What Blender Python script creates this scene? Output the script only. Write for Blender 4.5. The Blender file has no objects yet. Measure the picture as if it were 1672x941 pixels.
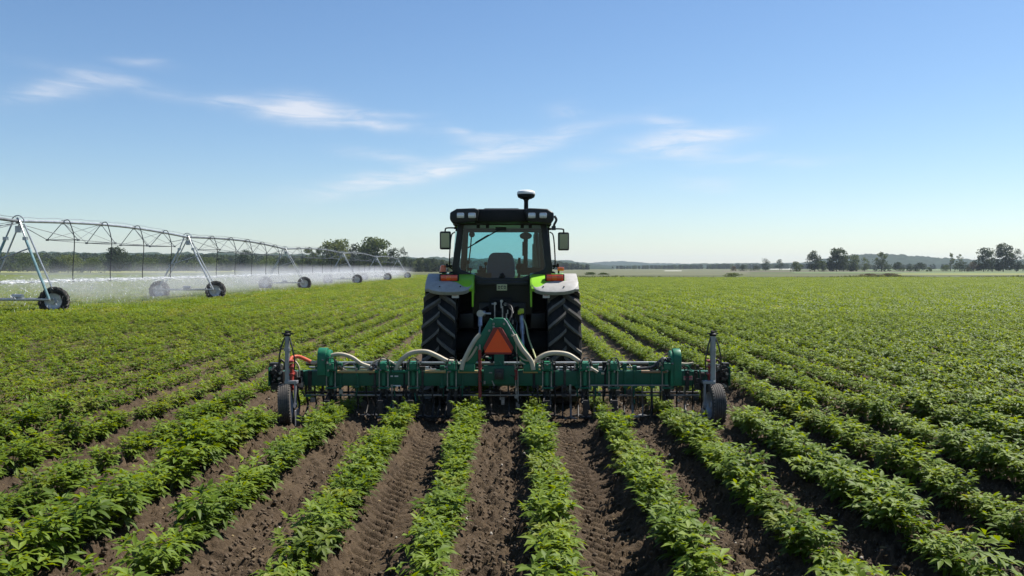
import bpy, bmesh, math, random
import numpy as np
from mathutils import Vector, Matrix
R = math.radians
random.seed(7)
scene = bpy.context.scene
COL = scene.collection
F, CX, HY, CAMZ = 1400.0, 838.0, 437.0, 2.04

def P(px, py, Y):
    """point at depth Y metres that the photo shows at pixel (px, py)"""
    return Vector(((px - CX) / F * Y, Y, CAMZ - (py - HY) / F * Y))

def GX(px, Y):
    return (px - CX) / F * Y

# ------------------------------------------------------------------ materials
def nt_new(name):
    m = bpy.data.materials.new(name)
    m.use_nodes = True
    nt = m.node_tree
    for n in list(nt.nodes):
        nt.nodes.remove(n)
    out = nt.nodes.new('ShaderNodeOutputMaterial')
    return m, nt, out

def N(nt, typ, **kw):
    n = nt.nodes.new(typ)
    for k, v in kw.items():
        if k == 'inp':
            for kk, vv in v.items():
                n.inputs[kk].default_value = vv
        else:
            setattr(n, k, v)
    return n

def c4(c):
    return (c[0], c[1], c[2], 1.0)

def mat(name, col, rough=0.5, metal=0.0, var=0.25, scale=18.0, dust=0.0, dustcol=(0.16, 0.125, 0.09), bump=0.0,
        bscale=60.0, spec=0.5, coat=0.0, emit=None, streak=False):
    m, nt, out = nt_new(name)
    b = N(nt, 'ShaderNodeBsdfPrincipled')
    tc = N(nt, 'ShaderNodeTexCoord')
    vec = tc.outputs['Object']
    if streak:
        mp = N(nt, 'ShaderNodeMapping')
        mp.inputs['Scale'].default_value = (1, 1, 0.18)
        nt.links.new(vec, mp.inputs['Vector'])
        vec = mp.outputs['Vector']
    no = N(nt, 'ShaderNodeTexNoise', inp={'Scale': scale, 'Detail': 6.0, 'Roughness': 0.65})
    nt.links.new(vec, no.inputs['Vector'])
    cr = N(nt, 'ShaderNodeValToRGB')
    e = cr.color_ramp.elements
    e[0].position, e[1].position = 0.3, 0.72
    e[0].color = c4([x * (1 - var) for x in col])
    e[1].color = c4([min(1, x * (1 + var)) for x in col])
    nt.links.new(no.outputs['Fac'], cr.inputs['Fac'])
    src = cr.outputs['Color']
    if dust > 0:
        n2 = N(nt, 'ShaderNodeTexNoise', inp={'Scale': scale * 0.45, 'Detail': 8.0, 'Roughness': 0.7})
        nt.links.new(vec, n2.inputs['Vector'])
        r2 = N(nt, 'ShaderNodeValToRGB')
        r2.color_ramp.elements[0].position = 0.42
        r2.color_ramp.elements[1].position = 0.75
        r2.color_ramp.elements[0].color = (0, 0, 0, 1)
        r2.color_ramp.elements[1].color = (dust, dust, dust, 1)
        nt.links.new(n2.outputs['Fac'], r2.inputs['Fac'])
        mx = N(nt, 'ShaderNodeMixRGB')
        mx.inputs['Color2'].default_value = c4(dustcol)
        nt.links.new(r2.outputs['Color'], mx.inputs['Fac'])
        nt.links.new(src, mx.inputs['Color1'])
        src = mx.outputs['Color']
    nt.links.new(src, b.inputs['Base Color'])
    rr = N(nt, 'ShaderNodeMapRange', inp={'To Min': max(0.02, rough - 0.12), 'To Max': min(1, rough + 0.15)})
    nt.links.new(no.outputs['Fac'], rr.inputs['Value'])
    nt.links.new(rr.outputs['Result'], b.inputs['Roughness'])
    b.inputs['Metallic'].default_value = metal
    b.inputs['Specular IOR Level'].default_value = spec
    b.inputs['Coat Weight'].default_value = coat
    if bump > 0:
        n3 = N(nt, 'ShaderNodeTexNoise', inp={'Scale': bscale, 'Detail': 4.0})
        nt.links.new(vec, n3.inputs['Vector'])
        bp = N(nt, 'ShaderNodeBump', inp={'Strength': bump, 'Distance': 0.01})
        nt.links.new(n3.outputs['Fac'], bp.inputs['Height'])
        nt.links.new(bp.outputs['Normal'], b.inputs['Normal'])
    nt.links.new(b.outputs['BSDF'], out.inputs['Surface'])
    return m

def glass_mat(name, tint, gloss=0.08):
    m, nt, out = nt_new(name)
    tr = N(nt, 'ShaderNodeBsdfTransparent')
    no = N(nt, 'ShaderNodeTexNoise', inp={'Scale': 3.0, 'Detail': 5.0})
    tc = N(nt, 'ShaderNodeTexCoord')
    nt.links.new(tc.outputs['Object'], no.inputs['Vector'])
    cr = N(nt, 'ShaderNodeValToRGB')
    cr.color_ramp.elements[0].color = c4([x * 0.94 for x in tint])
    cr.color_ramp.elements[1].color = c4(tint)
    nt.links.new(no.outputs['Fac'], cr.inputs['Fac'])
    nt.links.new(cr.outputs['Color'], tr.inputs['Color'])
    gl = N(nt, 'ShaderNodeBsdfGlossy', inp={'Roughness': 0.02})
    lw = N(nt, 'ShaderNodeFresnel', inp={'IOR': 1.45})
    mr = N(nt, 'ShaderNodeMath', operation='MULTIPLY')
    mr.inputs[1].default_value = 1.2
    nt.links.new(lw.outputs['Fac'], mr.inputs[0])
    mx = N(nt, 'ShaderNodeMixShader')
    nt.links.new(mr.outputs['Value'], mx.inputs['Fac'])
    nt.links.new(tr.outputs['BSDF'], mx.inputs[1])
    nt.links.new(gl.outputs['BSDF'], mx.inputs[2])
    nt.links.new(mx.outputs['Shader'], out.inputs['Surface'])
    return m

def leaf_mat(name, c_dark, c_mid, c_light, trans=0.35, rough=0.42, spec=0.5, large=0.0, lcol=(0.1, 0.1, 0.02)):
    """leaf: colour varies from leaf to leaf (point attribute tint) and from plant to plant (object random)"""
    m, nt, out = nt_new(name)
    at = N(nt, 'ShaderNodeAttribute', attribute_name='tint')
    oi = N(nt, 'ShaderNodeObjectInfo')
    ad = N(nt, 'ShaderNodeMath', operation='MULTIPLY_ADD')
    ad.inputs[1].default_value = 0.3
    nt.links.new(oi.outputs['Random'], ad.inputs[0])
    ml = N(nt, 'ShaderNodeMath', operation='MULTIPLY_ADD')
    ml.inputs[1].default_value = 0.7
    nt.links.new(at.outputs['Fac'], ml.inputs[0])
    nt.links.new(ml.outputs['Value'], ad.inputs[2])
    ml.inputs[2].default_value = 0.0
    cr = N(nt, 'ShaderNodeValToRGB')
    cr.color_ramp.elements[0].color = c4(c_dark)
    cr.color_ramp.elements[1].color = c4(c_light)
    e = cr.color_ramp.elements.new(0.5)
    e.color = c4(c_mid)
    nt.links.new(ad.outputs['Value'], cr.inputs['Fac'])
    src = cr.outputs['Color']
    if large > 0:
        g = N(nt, 'ShaderNodeNewGeometry')
        n2 = N(nt, 'ShaderNodeTexNoise', inp={'Scale': 0.09, 'Detail': 3.0})
        nt.links.new(g.outputs['Position'], n2.inputs['Vector'])
        r2 = N(nt, 'ShaderNodeValToRGB')
        r2.color_ramp.elements[0].position, r2.color_ramp.elements[1].position = 0.45, 0.7
        r2.color_ramp.elements[1].color = (large, large, large, 1)
        nt.links.new(n2.outputs['Fac'], r2.inputs['Fac'])
        mx = N(nt, 'ShaderNodeMixRGB')
        mx.inputs['Color2'].default_value = c4(lcol)
        nt.links.new(r2.outputs['Color'], mx.inputs['Fac'])
        nt.links.new(src, mx.inputs['Color1'])
        src = mx.outputs['Color']
    b = N(nt, 'ShaderNodeBsdfPrincipled', inp={'Roughness': rough, 'Specular IOR Level': spec})
    nt.links.new(src, b.inputs['Base Color'])
    t = N(nt, 'ShaderNodeBsdfTranslucent')
    hs = N(nt, 'ShaderNodeHueSaturation', inp={'Hue': 0.475, 'Saturation': 1.1, 'Value': 1.9})
    nt.links.new(src, hs.inputs['Color'])
    nt.links.new(hs.outputs['Color'], t.inputs['Color'])
    mx = N(nt, 'ShaderNodeMixShader', inp={'Fac': trans})
    nt.links.new(b.outputs['BSDF'], mx.inputs[1])
    nt.links.new(t.outputs['BSDF'], mx.inputs[2])
    nt.links.new(mx.outputs['Shader'], out.inputs['Surface'])
    return m

# ------------------------------------------------------------------ objects
def wloc(o):
    v = Vector((0, 0, 0))
    while o is not None:
        v += o.location
        o = o.parent
    return v

def tag(o, label=None, cat=None, group=None, kind=None):
    if label: o['label'] = label
    if cat: o['category'] = cat
    if group: o['group'] = group
    if kind: o['kind'] = kind
    return o

def thing(name, loc, label, cat, group=None):
    o = bpy.data.objects.new(name, None)
    o.empty_display_size = 0.2
    COL.objects.link(o)
    o.location = loc
    return tag(o, label, cat, group)

class MB:
    """collects shapes given in world coordinates and links them as ONE mesh object"""
    def __init__(self):
        self.bm = bmesh.new()
        self.mi = 0
    def _fin(self, verts, faces):
        vs = [self.bm.verts.new(v) for v in verts]
        for f in faces:
            try:
                fc = self.bm.faces.new([vs[i] for i in f])
                fc.material_index = self.mi
            except ValueError:
                pass
        return vs
    def box(self, c, s, rot=None):
        hx, hy, hz = s[0] / 2, s[1] / 2, s[2] / 2
        vs = [Vector((x, y, z)) for x in (-hx, hx) for y in (-hy, hy) for z in (-hz, hz)]
        if rot is not None:
            vs = [rot @ v for v in vs]
        c = Vector(c)
        return self._fin([v + c for v in vs], [(0, 1, 3, 2), (4, 6, 7, 5), (0, 4, 5, 1), (2, 3, 7, 6), (0, 2, 6, 4), (1, 5, 7, 3)])
    def prism(self, poly, axis, a, b):
        """polygon of 2D points extruded along axis ('x','y','z') from a to b; 2D = remaining axes in order"""
        def mk(p, t):
            return {'x': (t, p[0], p[1]), 'y': (p[0], t, p[1]), 'z': (p[0], p[1], t)}[axis]
        n = len(poly)
        vs = [mk(p, a) for p in poly] + [mk(p, b) for p in poly]
        fs = [tuple(range(n)), tuple(range(2 * n - 1, n - 1, -1))]
        fs += [(i, (i + 1) % n, n + (i + 1) % n, n + i) for i in range(n)]
        return self._fin(vs, fs)
    def ring(self, outer, inner, axis, a, b):
        def mk(p, t):
            return {'x': (t, p[0], p[1]), 'y': (p[0], t, p[1]), 'z': (p[0], p[1], t)}[axis]
        n = len(outer)
        vs = [mk(p, a) for p in outer] + [mk(p, b) for p in outer] + [mk(p, a) for p in inner] + [mk(p, b) for p in inner]
        fs = []
        for i in range(n):
            j = (i + 1) % n
            fs += [(i, j, n + j, n + i), (2*n + i, 3*n + i, 3*n + j, 2*n + j), (i, 2*n + i, 2*n + j, j), (n + i, n + j, 3*n + j, 3*n + i)]
        return self._fin(vs, fs)
    def tube(self, pts, r, n=8, cap=True):
        pts = [Vector(p) for p in pts]
        rs = r if isinstance(r, (list, tuple)) else [r] * len(pts)
        vs, fs = [], []
        up = None
        for i, p in enumerate(pts):
            d = (pts[min(i + 1, len(pts) - 1)] - pts[max(i - 1, 0)])
            if d.length < 1e-9: d = Vector((0, 0, 1))
            d.normalize()
            if up is None:
                up = Vector((0, 0, 1)) if abs(d.z) < 0.9 else Vector((1, 0, 0))
            u = up - d * up.dot(d)
            if u.length < 1e-6:
                u = d.orthogonal()
            u.normalize()
            w = d.cross(u)
            up = u
            for k in range(n):
                a = 2 * math.pi * (k + 0.5) / n
                vs.append(p + (u * math.cos(a) + w * math.sin(a)) * rs[i])
        for i in range(len(pts) - 1):
            for k in range(n):
                k2 = (k + 1) % n
                fs.append((i*n + k, i*n + k2, (i+1)*n + k2, (i+1)*n + k))
        if cap:
            fs.append(tuple(range(n - 1, -1, -1)))
            fs.append(tuple((len(pts) - 1) * n + k for k in range(n)))
        return self._fin(vs, fs)
    def lathe(self, prof, c, axis='x', n=32, a0=0.0, a1=2 * math.pi):
        """profile of (t along axis, radius)"""
        c = Vector(c)
        full = abs(a1 - a0 - 2 * math.pi) < 1e-6
        m = n if full else n + 1
        vs, fs = [], []
        for i in range(m):
            a = a0 + (a1 - a0) * i / n
            for t, r in prof:
                if axis == 'x': v = Vector((t, r * math.cos(a), r * math.sin(a)))
                elif axis == 'z': v = Vector((r * math.cos(a), r * math.sin(a), t))
                else: v = Vector((r * math.cos(a), t, r * math.sin(a)))
                vs.append(c + v)
        k = len(prof)
        for i in range(n):
            j = (i + 1) % m
            for q in range(k - 1):
                fs.append((i*k + q, i*k + q + 1, j*k + q + 1, j*k + q))
        return self._fin(vs, fs)
    def build(self, name, mats, parent=None, bevel=0.0, smooth=30, seg=2, label=None):
        bm = self.bm
        if bevel > 0:
            bmesh.ops.remove_doubles(bm, verts=bm.verts, dist=1e-5)
            bmesh.ops.recalc_face_normals(bm, faces=bm.faces)
            es = [e for e in bm.edges if len(e.link_faces) == 2 and e.calc_face_angle(0) > R(32)]
            bmesh.ops.bevel(bm, geom=es, offset=bevel, segments=seg, affect='EDGES', profile=0.6, clamp_overlap=True)
        bmesh.ops.recalc_face_normals(bm, faces=bm.faces)
        off = wloc(parent) if parent is not None else Vector((0, 0, 0))
        for v in bm.verts: v.co -= off
        me = bpy.data.meshes.new(name)
        bm.to_mesh(me)
        bm.free()
        for m in (mats if isinstance(mats, (list, tuple)) else [mats]):
            me.materials.append(m)
        if smooth:
            me.polygons.foreach_set('use_smooth', [True] * len(me.polygons))
            me.set_sharp_from_angle(angle=R(smooth))
        o = bpy.data.objects.new(name, me)
        COL.objects.link(o)
        if parent is not None: o.parent = parent
        if label: o['label'] = label
        return o

def spline(pts, n=10):
    """Catmull-Rom through pts"""
    p = [Vector(q) for q in pts]
    p = [p[0] * 2 - p[1]] + p + [p[-1] * 2 - p[-2]]
    out = []
    for i in range(1, len(p) - 2):
        for k in range(n):
            t = k / n
            a, b, c, d = p[i - 1], p[i], p[i + 1], p[i + 2]
            out.append(0.5 * ((2 * b) + (c - a) * t + (2*a - 5*b + 4*c - d) * t*t + (3*b - a - 3*c + d) * t**3))
    out.append(p[-2])
    return out

def np_mesh(name, verts, faces4, mats, tint=None, mi=None, smooth=False, uv=None):
    """mesh from numpy arrays; faces4: m x 4 (or m x 3)"""
    me = bpy.data.meshes.new(name)
    k = faces4.shape[1]
    me.vertices.add(len(verts)); me.vertices.foreach_set('co', np.ascontiguousarray(verts, dtype=np.float32).ravel())
    me.loops.add(faces4.size); me.loops.foreach_set('vertex_index', np.ascontiguousarray(faces4, dtype=np.int32).ravel())
    me.polygons.add(len(faces4))
    me.polygons.foreach_set('loop_start', np.arange(0, faces4.size, k, dtype=np.int32))
    me.polygons.foreach_set('loop_total', np.full(len(faces4), k, dtype=np.int32))
    for m in mats: me.materials.append(m)
    if mi is not None: me.polygons.foreach_set('material_index', np.ascontiguousarray(mi, dtype=np.int32))
    if smooth: me.polygons.foreach_set('use_smooth', np.ones(len(faces4), dtype=bool))
    me.update(calc_edges=True)
    if tint is not None:
        a = me.attributes.new('tint', 'FLOAT', 'POINT')
        a.data.foreach_set('value', np.ascontiguousarray(tint, dtype=np.float32))
    return me

def link(name, me, parent=None):
    o = bpy.data.objects.new(name, me)
    COL.objects.link(o)
    if parent is not None: o.parent = parent
    return o

def vnoise(x, y, seed=0):
    """value noise on arrays"""
    xi, yi = np.floor(x).astype(np.int64), np.floor(y).astype(np.int64)
    xf, yf = x - xi, y - yi
    u, v = xf * xf * (3 - 2 * xf), yf * yf * (3 - 2 * yf)
    def h(a, b):
        n = (a * 374761393 + b * 668265263 + seed * 1442695041) & 0x7fffffff
        n = ((n ^ (n >> 13)) * 1274126177) & 0x7fffffff
        n = (n ^ (n >> 16)) & 0xffff
        return n / 65535.0
    return (h(xi, yi) * (1-u) * (1-v) + h(xi+1, yi) * u * (1-v) + h(xi, yi+1) * (1-u) * v + h(xi+1, yi+1) * u * v)

def fbm(x, y, octaves=4, seed=0, gain=0.5):
    s, a, t = 0, 1.0, 0
    for o in range(octaves):
        s = s + a * vnoise(x * 2**o + 17.3 * o, y * 2**o - 9.1 * o, seed + o)
        t += a
        a *= gain
    return s / t
# ------------------------------------------------------------------ camera, light, sky
SUN_EL, SUN_AZ = R(55), R(34)          # azimuth measured from +X (right) towards +Y (ahead)
sun_vec = Vector((math.cos(SUN_EL) * math.cos(SUN_AZ), math.cos(SUN_EL) * math.sin(SUN_AZ), math.sin(SUN_EL)))
cam_d = bpy.data.cameras.new('camera')
cam = bpy.data.objects.new('camera', cam_d)
COL.objects.link(cam)
cam.location = (0, 0, CAMZ)
cam.rotation_euler = (R(90), 0, 0)
cam_d.sensor_width = 36.0
cam_d.lens = 36.0 * F / 1672.0
cam_d.shift_x = -(CX - 836.0) / 1672.0
cam_d.shift_y = -(470.5 - HY) / 1672.0
cam_d.clip_start = 0.05
cam_d.clip_end = 20000
scene.camera = cam

sl = bpy.data.lights.new('sun', 'SUN')
sl.energy = 5.0
sl.angle = R(0.53)
sl.color = (1.0, 0.955, 0.88)
so = bpy.data.objects.new('sun', sl)
COL.objects.link(so)
so.rotation_euler = sun_vec.to_track_quat('Z', 'Y').to_euler()
so.location = (30, 30, 40)

w = bpy.data.worlds.new('World')
scene.world = w
w.use_nodes = True
nt = w.node_tree
for n in list(nt.nodes): nt.nodes.remove(n)
wo = N(nt, 'ShaderNodeOutputWorld')
bg = N(nt, 'ShaderNodeBackground', inp={'Strength': 0.079})
sky = N(nt, 'ShaderNodeTexSky', sky_type='NISHITA', sun_disc=False)
sky.sun_elevation = SUN_EL
sky.sun_rotation = math.pi / 2 - SUN_AZ
sky.altitude = 200
sky.air_density = 1.0
sky.dust_density = 0.35
sky.ozone_density = 3.2
# thin cirrus: soft streaks placed by direction (azimuth, elevation) in the sky
tc = N(nt, 'ShaderNodeTexCoord')
sep = N(nt, 'ShaderNodeSeparateXYZ')
nt.links.new(tc.outputs['Generated'], sep.inputs['Vector'])
def M(op, a=None, b=None, c=None):
    n = N(nt, 'ShaderNodeMath', operation=op)
    for i, v in enumerate((a, b, c)):
        if v is None: continue
        if isinstance(v, (int, float)): n.inputs[i].default_value = v
        else: nt.links.new(v, n.inputs[i])
    return n.outputs['Value']
az = M('ARCTAN2', sep.outputs['X'], sep.outputs['Y'])
hyp = M('SQRT', M('ADD', M('MULTIPLY', sep.outputs['X'], sep.outputs['X']), M('MULTIPLY', sep.outputs['Y'], sep.outputs['Y'])))
el = M('ARCTAN2', sep.outputs['Z'], hyp)
cmb = N(nt, 'ShaderNodeCombineXYZ')
nt.links.new(az, cmb.inputs['X']); nt.links.new(el, cmb.inputs['Y'])
mp = N(nt, 'ShaderNodeMapping')
mp.inputs['Scale'].default_value = (11, 75, 1)
mp.inputs['Rotation'].default_value = (0, 0, R(-7))
nt.links.new(cmb.outputs['Vector'], mp.inputs['Vector'])
cn = N(nt, 'ShaderNodeTexNoise', inp={'Scale': 1.0, 'Detail': 9.0, 'Roughness': 0.66, 'Distortion': 0.9})
nt.links.new(mp.outputs['Vector'], cn.inputs['Vector'])
mp2 = N(nt, 'ShaderNodeMapping')
mp2.inputs['Scale'].default_value = (14, 22, 1)
mp2.inputs['Location'].default_value = (3, 7, 0)
nt.links.new(cmb.outputs['Vector'], mp2.inputs['Vector'])
wn = N(nt, 'ShaderNodeTexNoise', inp={'Scale': 1.0, 'Detail': 4.0})
nt.links.new(mp2.outputs['Vector'], wn.inputs['Vector'])
wx = M('MULTIPLY', M('SUBTRACT', wn.outputs['Fac'], 0.5), 0.055)
sw = N(nt, 'ShaderNodeSeparateColor')
nt.links.new(wn.outputs['Color'], sw.inputs['Color'])
wy = M('MULTIPLY', M('SUBTRACT', sw.outputs['Green'], 0.5), 0.020)
az2, el2 = M('ADD', az, wx), M('ADD', el, wy)
# (px, py, half width px, half height px, tilt px per px, strength)
clouds = [(85, 150, 70, 14, -0.22, .6), (200, 134, 90, 11, .12, .42), (235, 102, 36, 6, 0, .3), (372, 162, 42, 9, -.1, .5), (485, 176, 66, 17, .05, 1.0),
          (590, 203, 80, 10, .1, .62), (620, 188, 60, 6, .02, .35), (745, 216, 26, 10, .2, .35), (800, 228, 46, 9, -.1, .4),
          (770, 262, 190, 14, -.26, .8), (640, 258, 70, 8, .12, .35), (600, 300, 110, 15, -.15, .5), (930, 185, 30, 12, 0, .32),
          (1090, 200, 38, 9, .1, .4), (1130, 225, 78, 15, -.06, .9), (1100, 247, 70, 11, .08, .8), (1250, 262, 100, 9, .02, .35), (1155, 300, 52, 11, 0, .32), (960, 268, 60, 12, -.1, .22)]
acc = None
for px, py, hw, hh, tl, st in clouds:
    a0 = math.atan((px - CX) / F)
    r_ = math.hypot((px - CX) / F, 1)
    e0 = math.atan(-(py - HY) / F / r_)
    k = F * math.cos(a0) ** -1
    dx = M('SUBTRACT', az2, a0)
    dy = M('MULTIPLY_ADD', dx, tl, M('SUBTRACT', el2, e0))
    qx = M('MULTIPLY', dx, F / hw); qy = M('MULTIPLY', dy, F / hh)
    d2 = M('ADD', M('MULTIPLY', qx, qx), M('MULTIPLY', qy, qy))
    g = M('MULTIPLY', M('EXPONENT', M('MULTIPLY', d2, -1.1)), st)
    acc = g if acc is None else M('ADD', acc, g)
nz = N(nt, 'ShaderNodeMapRange', inp={'From Min': 0.34, 'From Max': 0.68, 'To Min': 0.2, 'To Max': 1.3})
nt.links.new(cn.outputs['Fac'], nz.inputs['Value'])
cov = M('MULTIPLY', acc, nz.outputs['Result'])
# elsewhere in the sky: a sparse scatter of the same wisps, out of this view
cov = M('MINIMUM', M('MULTIPLY', cov, 0.78), 0.66)
mxs = N(nt, 'ShaderNodeMixRGB')
mxs.inputs['Color2'].default_value = (7.4, 7.3, 7.5, 1)
nt.links.new(cov, mxs.inputs['Fac'])
shs = N(nt, 'ShaderNodeHueSaturation', inp={'Saturation': 1.10, 'Value': 1.0})
nt.links.new(sky.outputs['Color'], shs.inputs['Color'])
tnt = N(nt, 'ShaderNodeMixRGB', blend_type='MULTIPLY')
tnt.inputs['Fac'].default_value = 1.0
tnt.inputs['Color2'].default_value = (.955, .975, 1.0, 1)
nt.links.new(shs.outputs['Color'], tnt.inputs['Color1'])
nt.links.new(tnt.outputs['Color'], mxs.inputs['Color1'])
nt.links.new(mxs.outputs['Color'], bg.inputs['Color'])
nt.links.new(bg.outputs['Background'], wo.inputs['Surface'])

vs = scene.view_settings
vs.view_transform = 'Standard'
vs.look = 'None'
vs.gamma = 1.0
vs.exposure = 0.72
vs.use_curve_mapping = False
cy = scene.cycles
cy.transparent_max_bounces = 48
cy.max_bounces = 8
cy.diffuse_bounces = 3
cy.glossy_bounces = 3
cy.transmission_bounces = 6
cy.volume_bounces = 0
cy.use_denoising = True
cy.sample_clamp_indirect = 4.0
cy.caustics_reflective = False
cy.caustics_refractive = False
# ------------------------------------------------------------------ ground, far fields, hills
ROW0, ROWS = 0.305, 0.835
TC = -0.165                      # tractor centre line
rng = np.random.default_rng(11)

def row_d(x):
    k = np.round((x - ROW0) / ROWS)
    return x - (ROW0 + ROWS * k)

def ground_h(x, y):
    d = row_d(x)
    near = np.clip((60 - y) / 40, 0, 1) * np.clip((40 - np.abs(x)) / 20, 0, 1) * np.clip((y + 10) / 8, 0, 1)
    h = 0.085 * np.exp(-(d / 0.19) ** 2)
    fine = np.clip((22 - y) / 10, 0, 1) * np.clip((8.5 - np.abs(x)) / 1.5, 0, 1) * np.clip(y - 3, 0, 1)
    lump = (fbm(x * 9, y * 9, 4, 3) - 0.5)
    clod = np.maximum(fbm(x * 26, y * 22, 3, 9, 0.6) - 0.46, 0)
    rough = 0.055 * lump + 0.21 * clod * (0.35 + vnoise(x * 3, y * 3, 5))
    crumb = 0.034 * (fbm(x * 50, y * 42, 2, 21) - 0.5)
    tr = 0
    rut = 0
    for cxx, wd in ((-0.955, 0.21), (0.725, 0.21)):
        dx = x - cxx
        ins = 1 / (1 + np.exp((np.abs(dx) - wd) / 0.018))
        side = np.where(dx > 0, 0.5, 0.0)
        ph = (y - np.abs(dx) * 0.75 + 0.03 * (fbm(x * 4, y * 4, 2, 31) - .5)) / 0.15 + side
        s = 0.5 + 0.5 * np.cos(2 * np.pi * ph)
        lug = np.clip(s * 3.0 - 1.1, 0, 1)
        wear = 0.65 + 0.35 * vnoise(x * 2.2 + 4, y * 1.3, 44)
        tr = tr + ins * (-0.010 - 0.058 * lug * wear)
        rut = rut + ins
    # tine marks: long grooves between rows
    groove = -0.022 * np.exp(-((np.abs(d) - 0.31 + 0.02 * np.sin(y * 1.7)) / 0.035) ** 2) * (1 - rut)
    hh = h + fine * (rough * (1 - 0.85 * np.clip(rut, 0, 1)) + crumb + tr + groove)
    hh = hh + 0.02 * (fbm(x * 2.1, y * 1.1, 3, 77) - 0.5)
    return hh * near - (1 - near) * 0.02

def axis_lines(fine_lo, fine_hi, step_fn, lo, hi, g=1.09, gcap=120):
    a = [fine_lo]
    while a[-1] < fine_hi: a.append(a[-1] + step_fn(a[-1]))
    s = a[-1] - a[-2]
    while a[-1] < hi:
        s = min(s * g, gcap); a.append(a[-1] + s)
    b = []
    s = step_fn(fine_lo); t = fine_lo
    while t > lo:
        s = min(s * g, gcap); t -= s; b.append(t)
    return np.array(b[::-1] + a)

xs = axis_lines(-7.2, 7.2, lambda v: 0.019, -4200, 4200)
ys = axis_lines(4.6, 42, lambda v: max(0.0165, v * v / 5200), -60, 5200, 1.08)
gx, gy = np.meshgrid(xs, ys)
gz = np.zeros_like(gx)
msk = (gy < 60)
gz[msk] = ground_h(gx[msk], gy[msk])
gz[~msk] = -0.02
V = np.stack([gx.ravel(), gy.ravel(), gz.ravel()], 1)
nx, ny = len(xs), len(ys)
ii = (np.arange(ny - 1)[:, None] * nx + np.arange(nx - 1)[None, :]).ravel()
FA = np.stack([ii, ii + 1, ii + nx + 1, ii + nx], 1)

def ground_mat():
    m, nt, out = nt_new('soil')
    g = N(nt, 'ShaderNodeNewGeometry')
    pos = g.outputs['Position']
    b = N(nt, 'ShaderNodeBsdfPrincipled', inp={'Roughness': 0.9, 'Specular IOR Level': 0.25})
    def noise(s, d=5, r=.6, vec=pos):
        n = N(nt, 'ShaderNodeTexNoise', inp={'Scale': s, 'Detail': d, 'Roughness': r})
        nt.links.new(vec, n.inputs['Vector']); return n.outputs['Fac']
    def ramp(src, p0, c0, p1, c1):
        r = N(nt, 'ShaderNodeValToRGB')
        r.color_ramp.elements[0].position, r.color_ramp.elements[1].position = p0, p1
        r.color_ramp.elements[0].color, r.color_ramp.elements[1].color = c4(c0), c4(c1)
        nt.links.new(src, r.inputs['Fac']); return r.outputs['Color']
    def mixc(f, a, b_):
        x = N(nt, 'ShaderNodeMixRGB')
        if isinstance(f, float): x.inputs['Fac'].default_value = f
        else: nt.links.new(f, x.inputs['Fac'])
        for s, k in ((a, 'Color1'), (b_, 'Color2')):
            if isinstance(s, tuple): x.inputs[k].default_value = c4(s)
            else: nt.links.new(s, x.inputs[k])
        return x.outputs['Color']
    soil = ramp(noise(3.2, 8, .7), .3, (.032, .0215, .0115), .72, (.088, .060, .033))
    soil = mixc(ramp(noise(38, 4), .45, (0, 0, 0), .72, (.65, .65, .65)), soil, (.115, .078, .050))
    soil = mixc(ramp(noise(90, 2), .62, (0, 0, 0), .75, (.55, .55, .55)), soil, (.018, .012, .008))
    soil = mixc(ramp(noise(1.7, 5, .65), .48, (0, 0, 0), .68, (.6, .6, .6)), soil, (.115, .081, .046))
    soil = mixc(ramp(noise(0.35, 3), .4, (0, 0, 0), .7, (.35, .35, .35)), soil, (.045, .028, .018))
    # beyond the crop: rough grassland, tan and green in broad patches
    mp = N(nt, 'ShaderNodeMapping'); mp.inputs['Scale'].default_value = (.004, .012, 1)
    nt.links.new(pos, mp.inputs['Vector'])
    grass = ramp(noise(1, 6, .6, mp.outputs['Vector']), .38, (.06, .085, .024), .62, (.10, .10, .036))
    grass = mixc(ramp(noise(.6, 4), .4, (0, 0, 0), .7, (.5, .5, .5)), grass, (.075, .08, .03))
    sp = N(nt, 'ShaderNodeSeparateXYZ'); nt.links.new(pos, sp.inputs['Vector'])
    f = N(nt, 'ShaderNodeMapRange', inp={'From Min': 165.0, 'From Max': 168.0})
    nt.links.new(sp.outputs['Y'], f.inputs['Value'])
    col = mixc(f.outputs['Result'], soil, grass)
    nt.links.new(col, b.inputs['Base Color'])
    bp = N(nt, 'ShaderNodeBump', inp={'Strength': 0.8, 'Distance': 0.02})
    nt.links.new(noise(70, 4, .7), bp.inputs['Height'])
    nt.links.new(bp.outputs['Normal'], b.inputs['Normal'])
    nt.links.new(b.outputs['BSDF'], out.inputs['Surface'])
    return m
go = link('ground', np_mesh('ground', V, FA, [ground_mat()], smooth=True))
tag(go, kind='structure')

def sheet(name, poly, z, m):
    """flat patch of land, outline in metres, softened along its edge"""
    pts = []
    n = len(poly)
    rr = random.Random(len(name))
    for i in range(n):
        a, b = Vector(poly[i]), Vector(poly[(i + 1) % n])
        for k in range(12):
            p = a.lerp(b, k / 12)
            pts.append((p.x + rr.uniform(-1, 1) * (b - a).length * .004, p.y + rr.uniform(-1, 1) * (b - a).length * .004))
    mb = MB()
    vs_ = [mb.bm.verts.new((p[0], p[1], z)) for p in pts]
    mb.bm.faces.new(vs_)
    o = mb.build(name, m, smooth=0)
    return tag(o, kind='structure')
def gy_(py): return F * CAMZ / (py - HY)
def patch(name, corners, z, m):
    return sheet(name, [((px - CX) / F * gy_(py), gy_(py)) for px, py in corners], z, m)
mm_tan = mat('dry_grass', (.085, .088, .030), .95, var=.35, scale=.05)
mm_green = mat('meadow_green', (.085, .125, .03), .95, var=.3, scale=.04)
mm_yel = mat('yellow_meadow', (.20, .21, .045), .95, var=.25, scale=.05)
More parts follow.
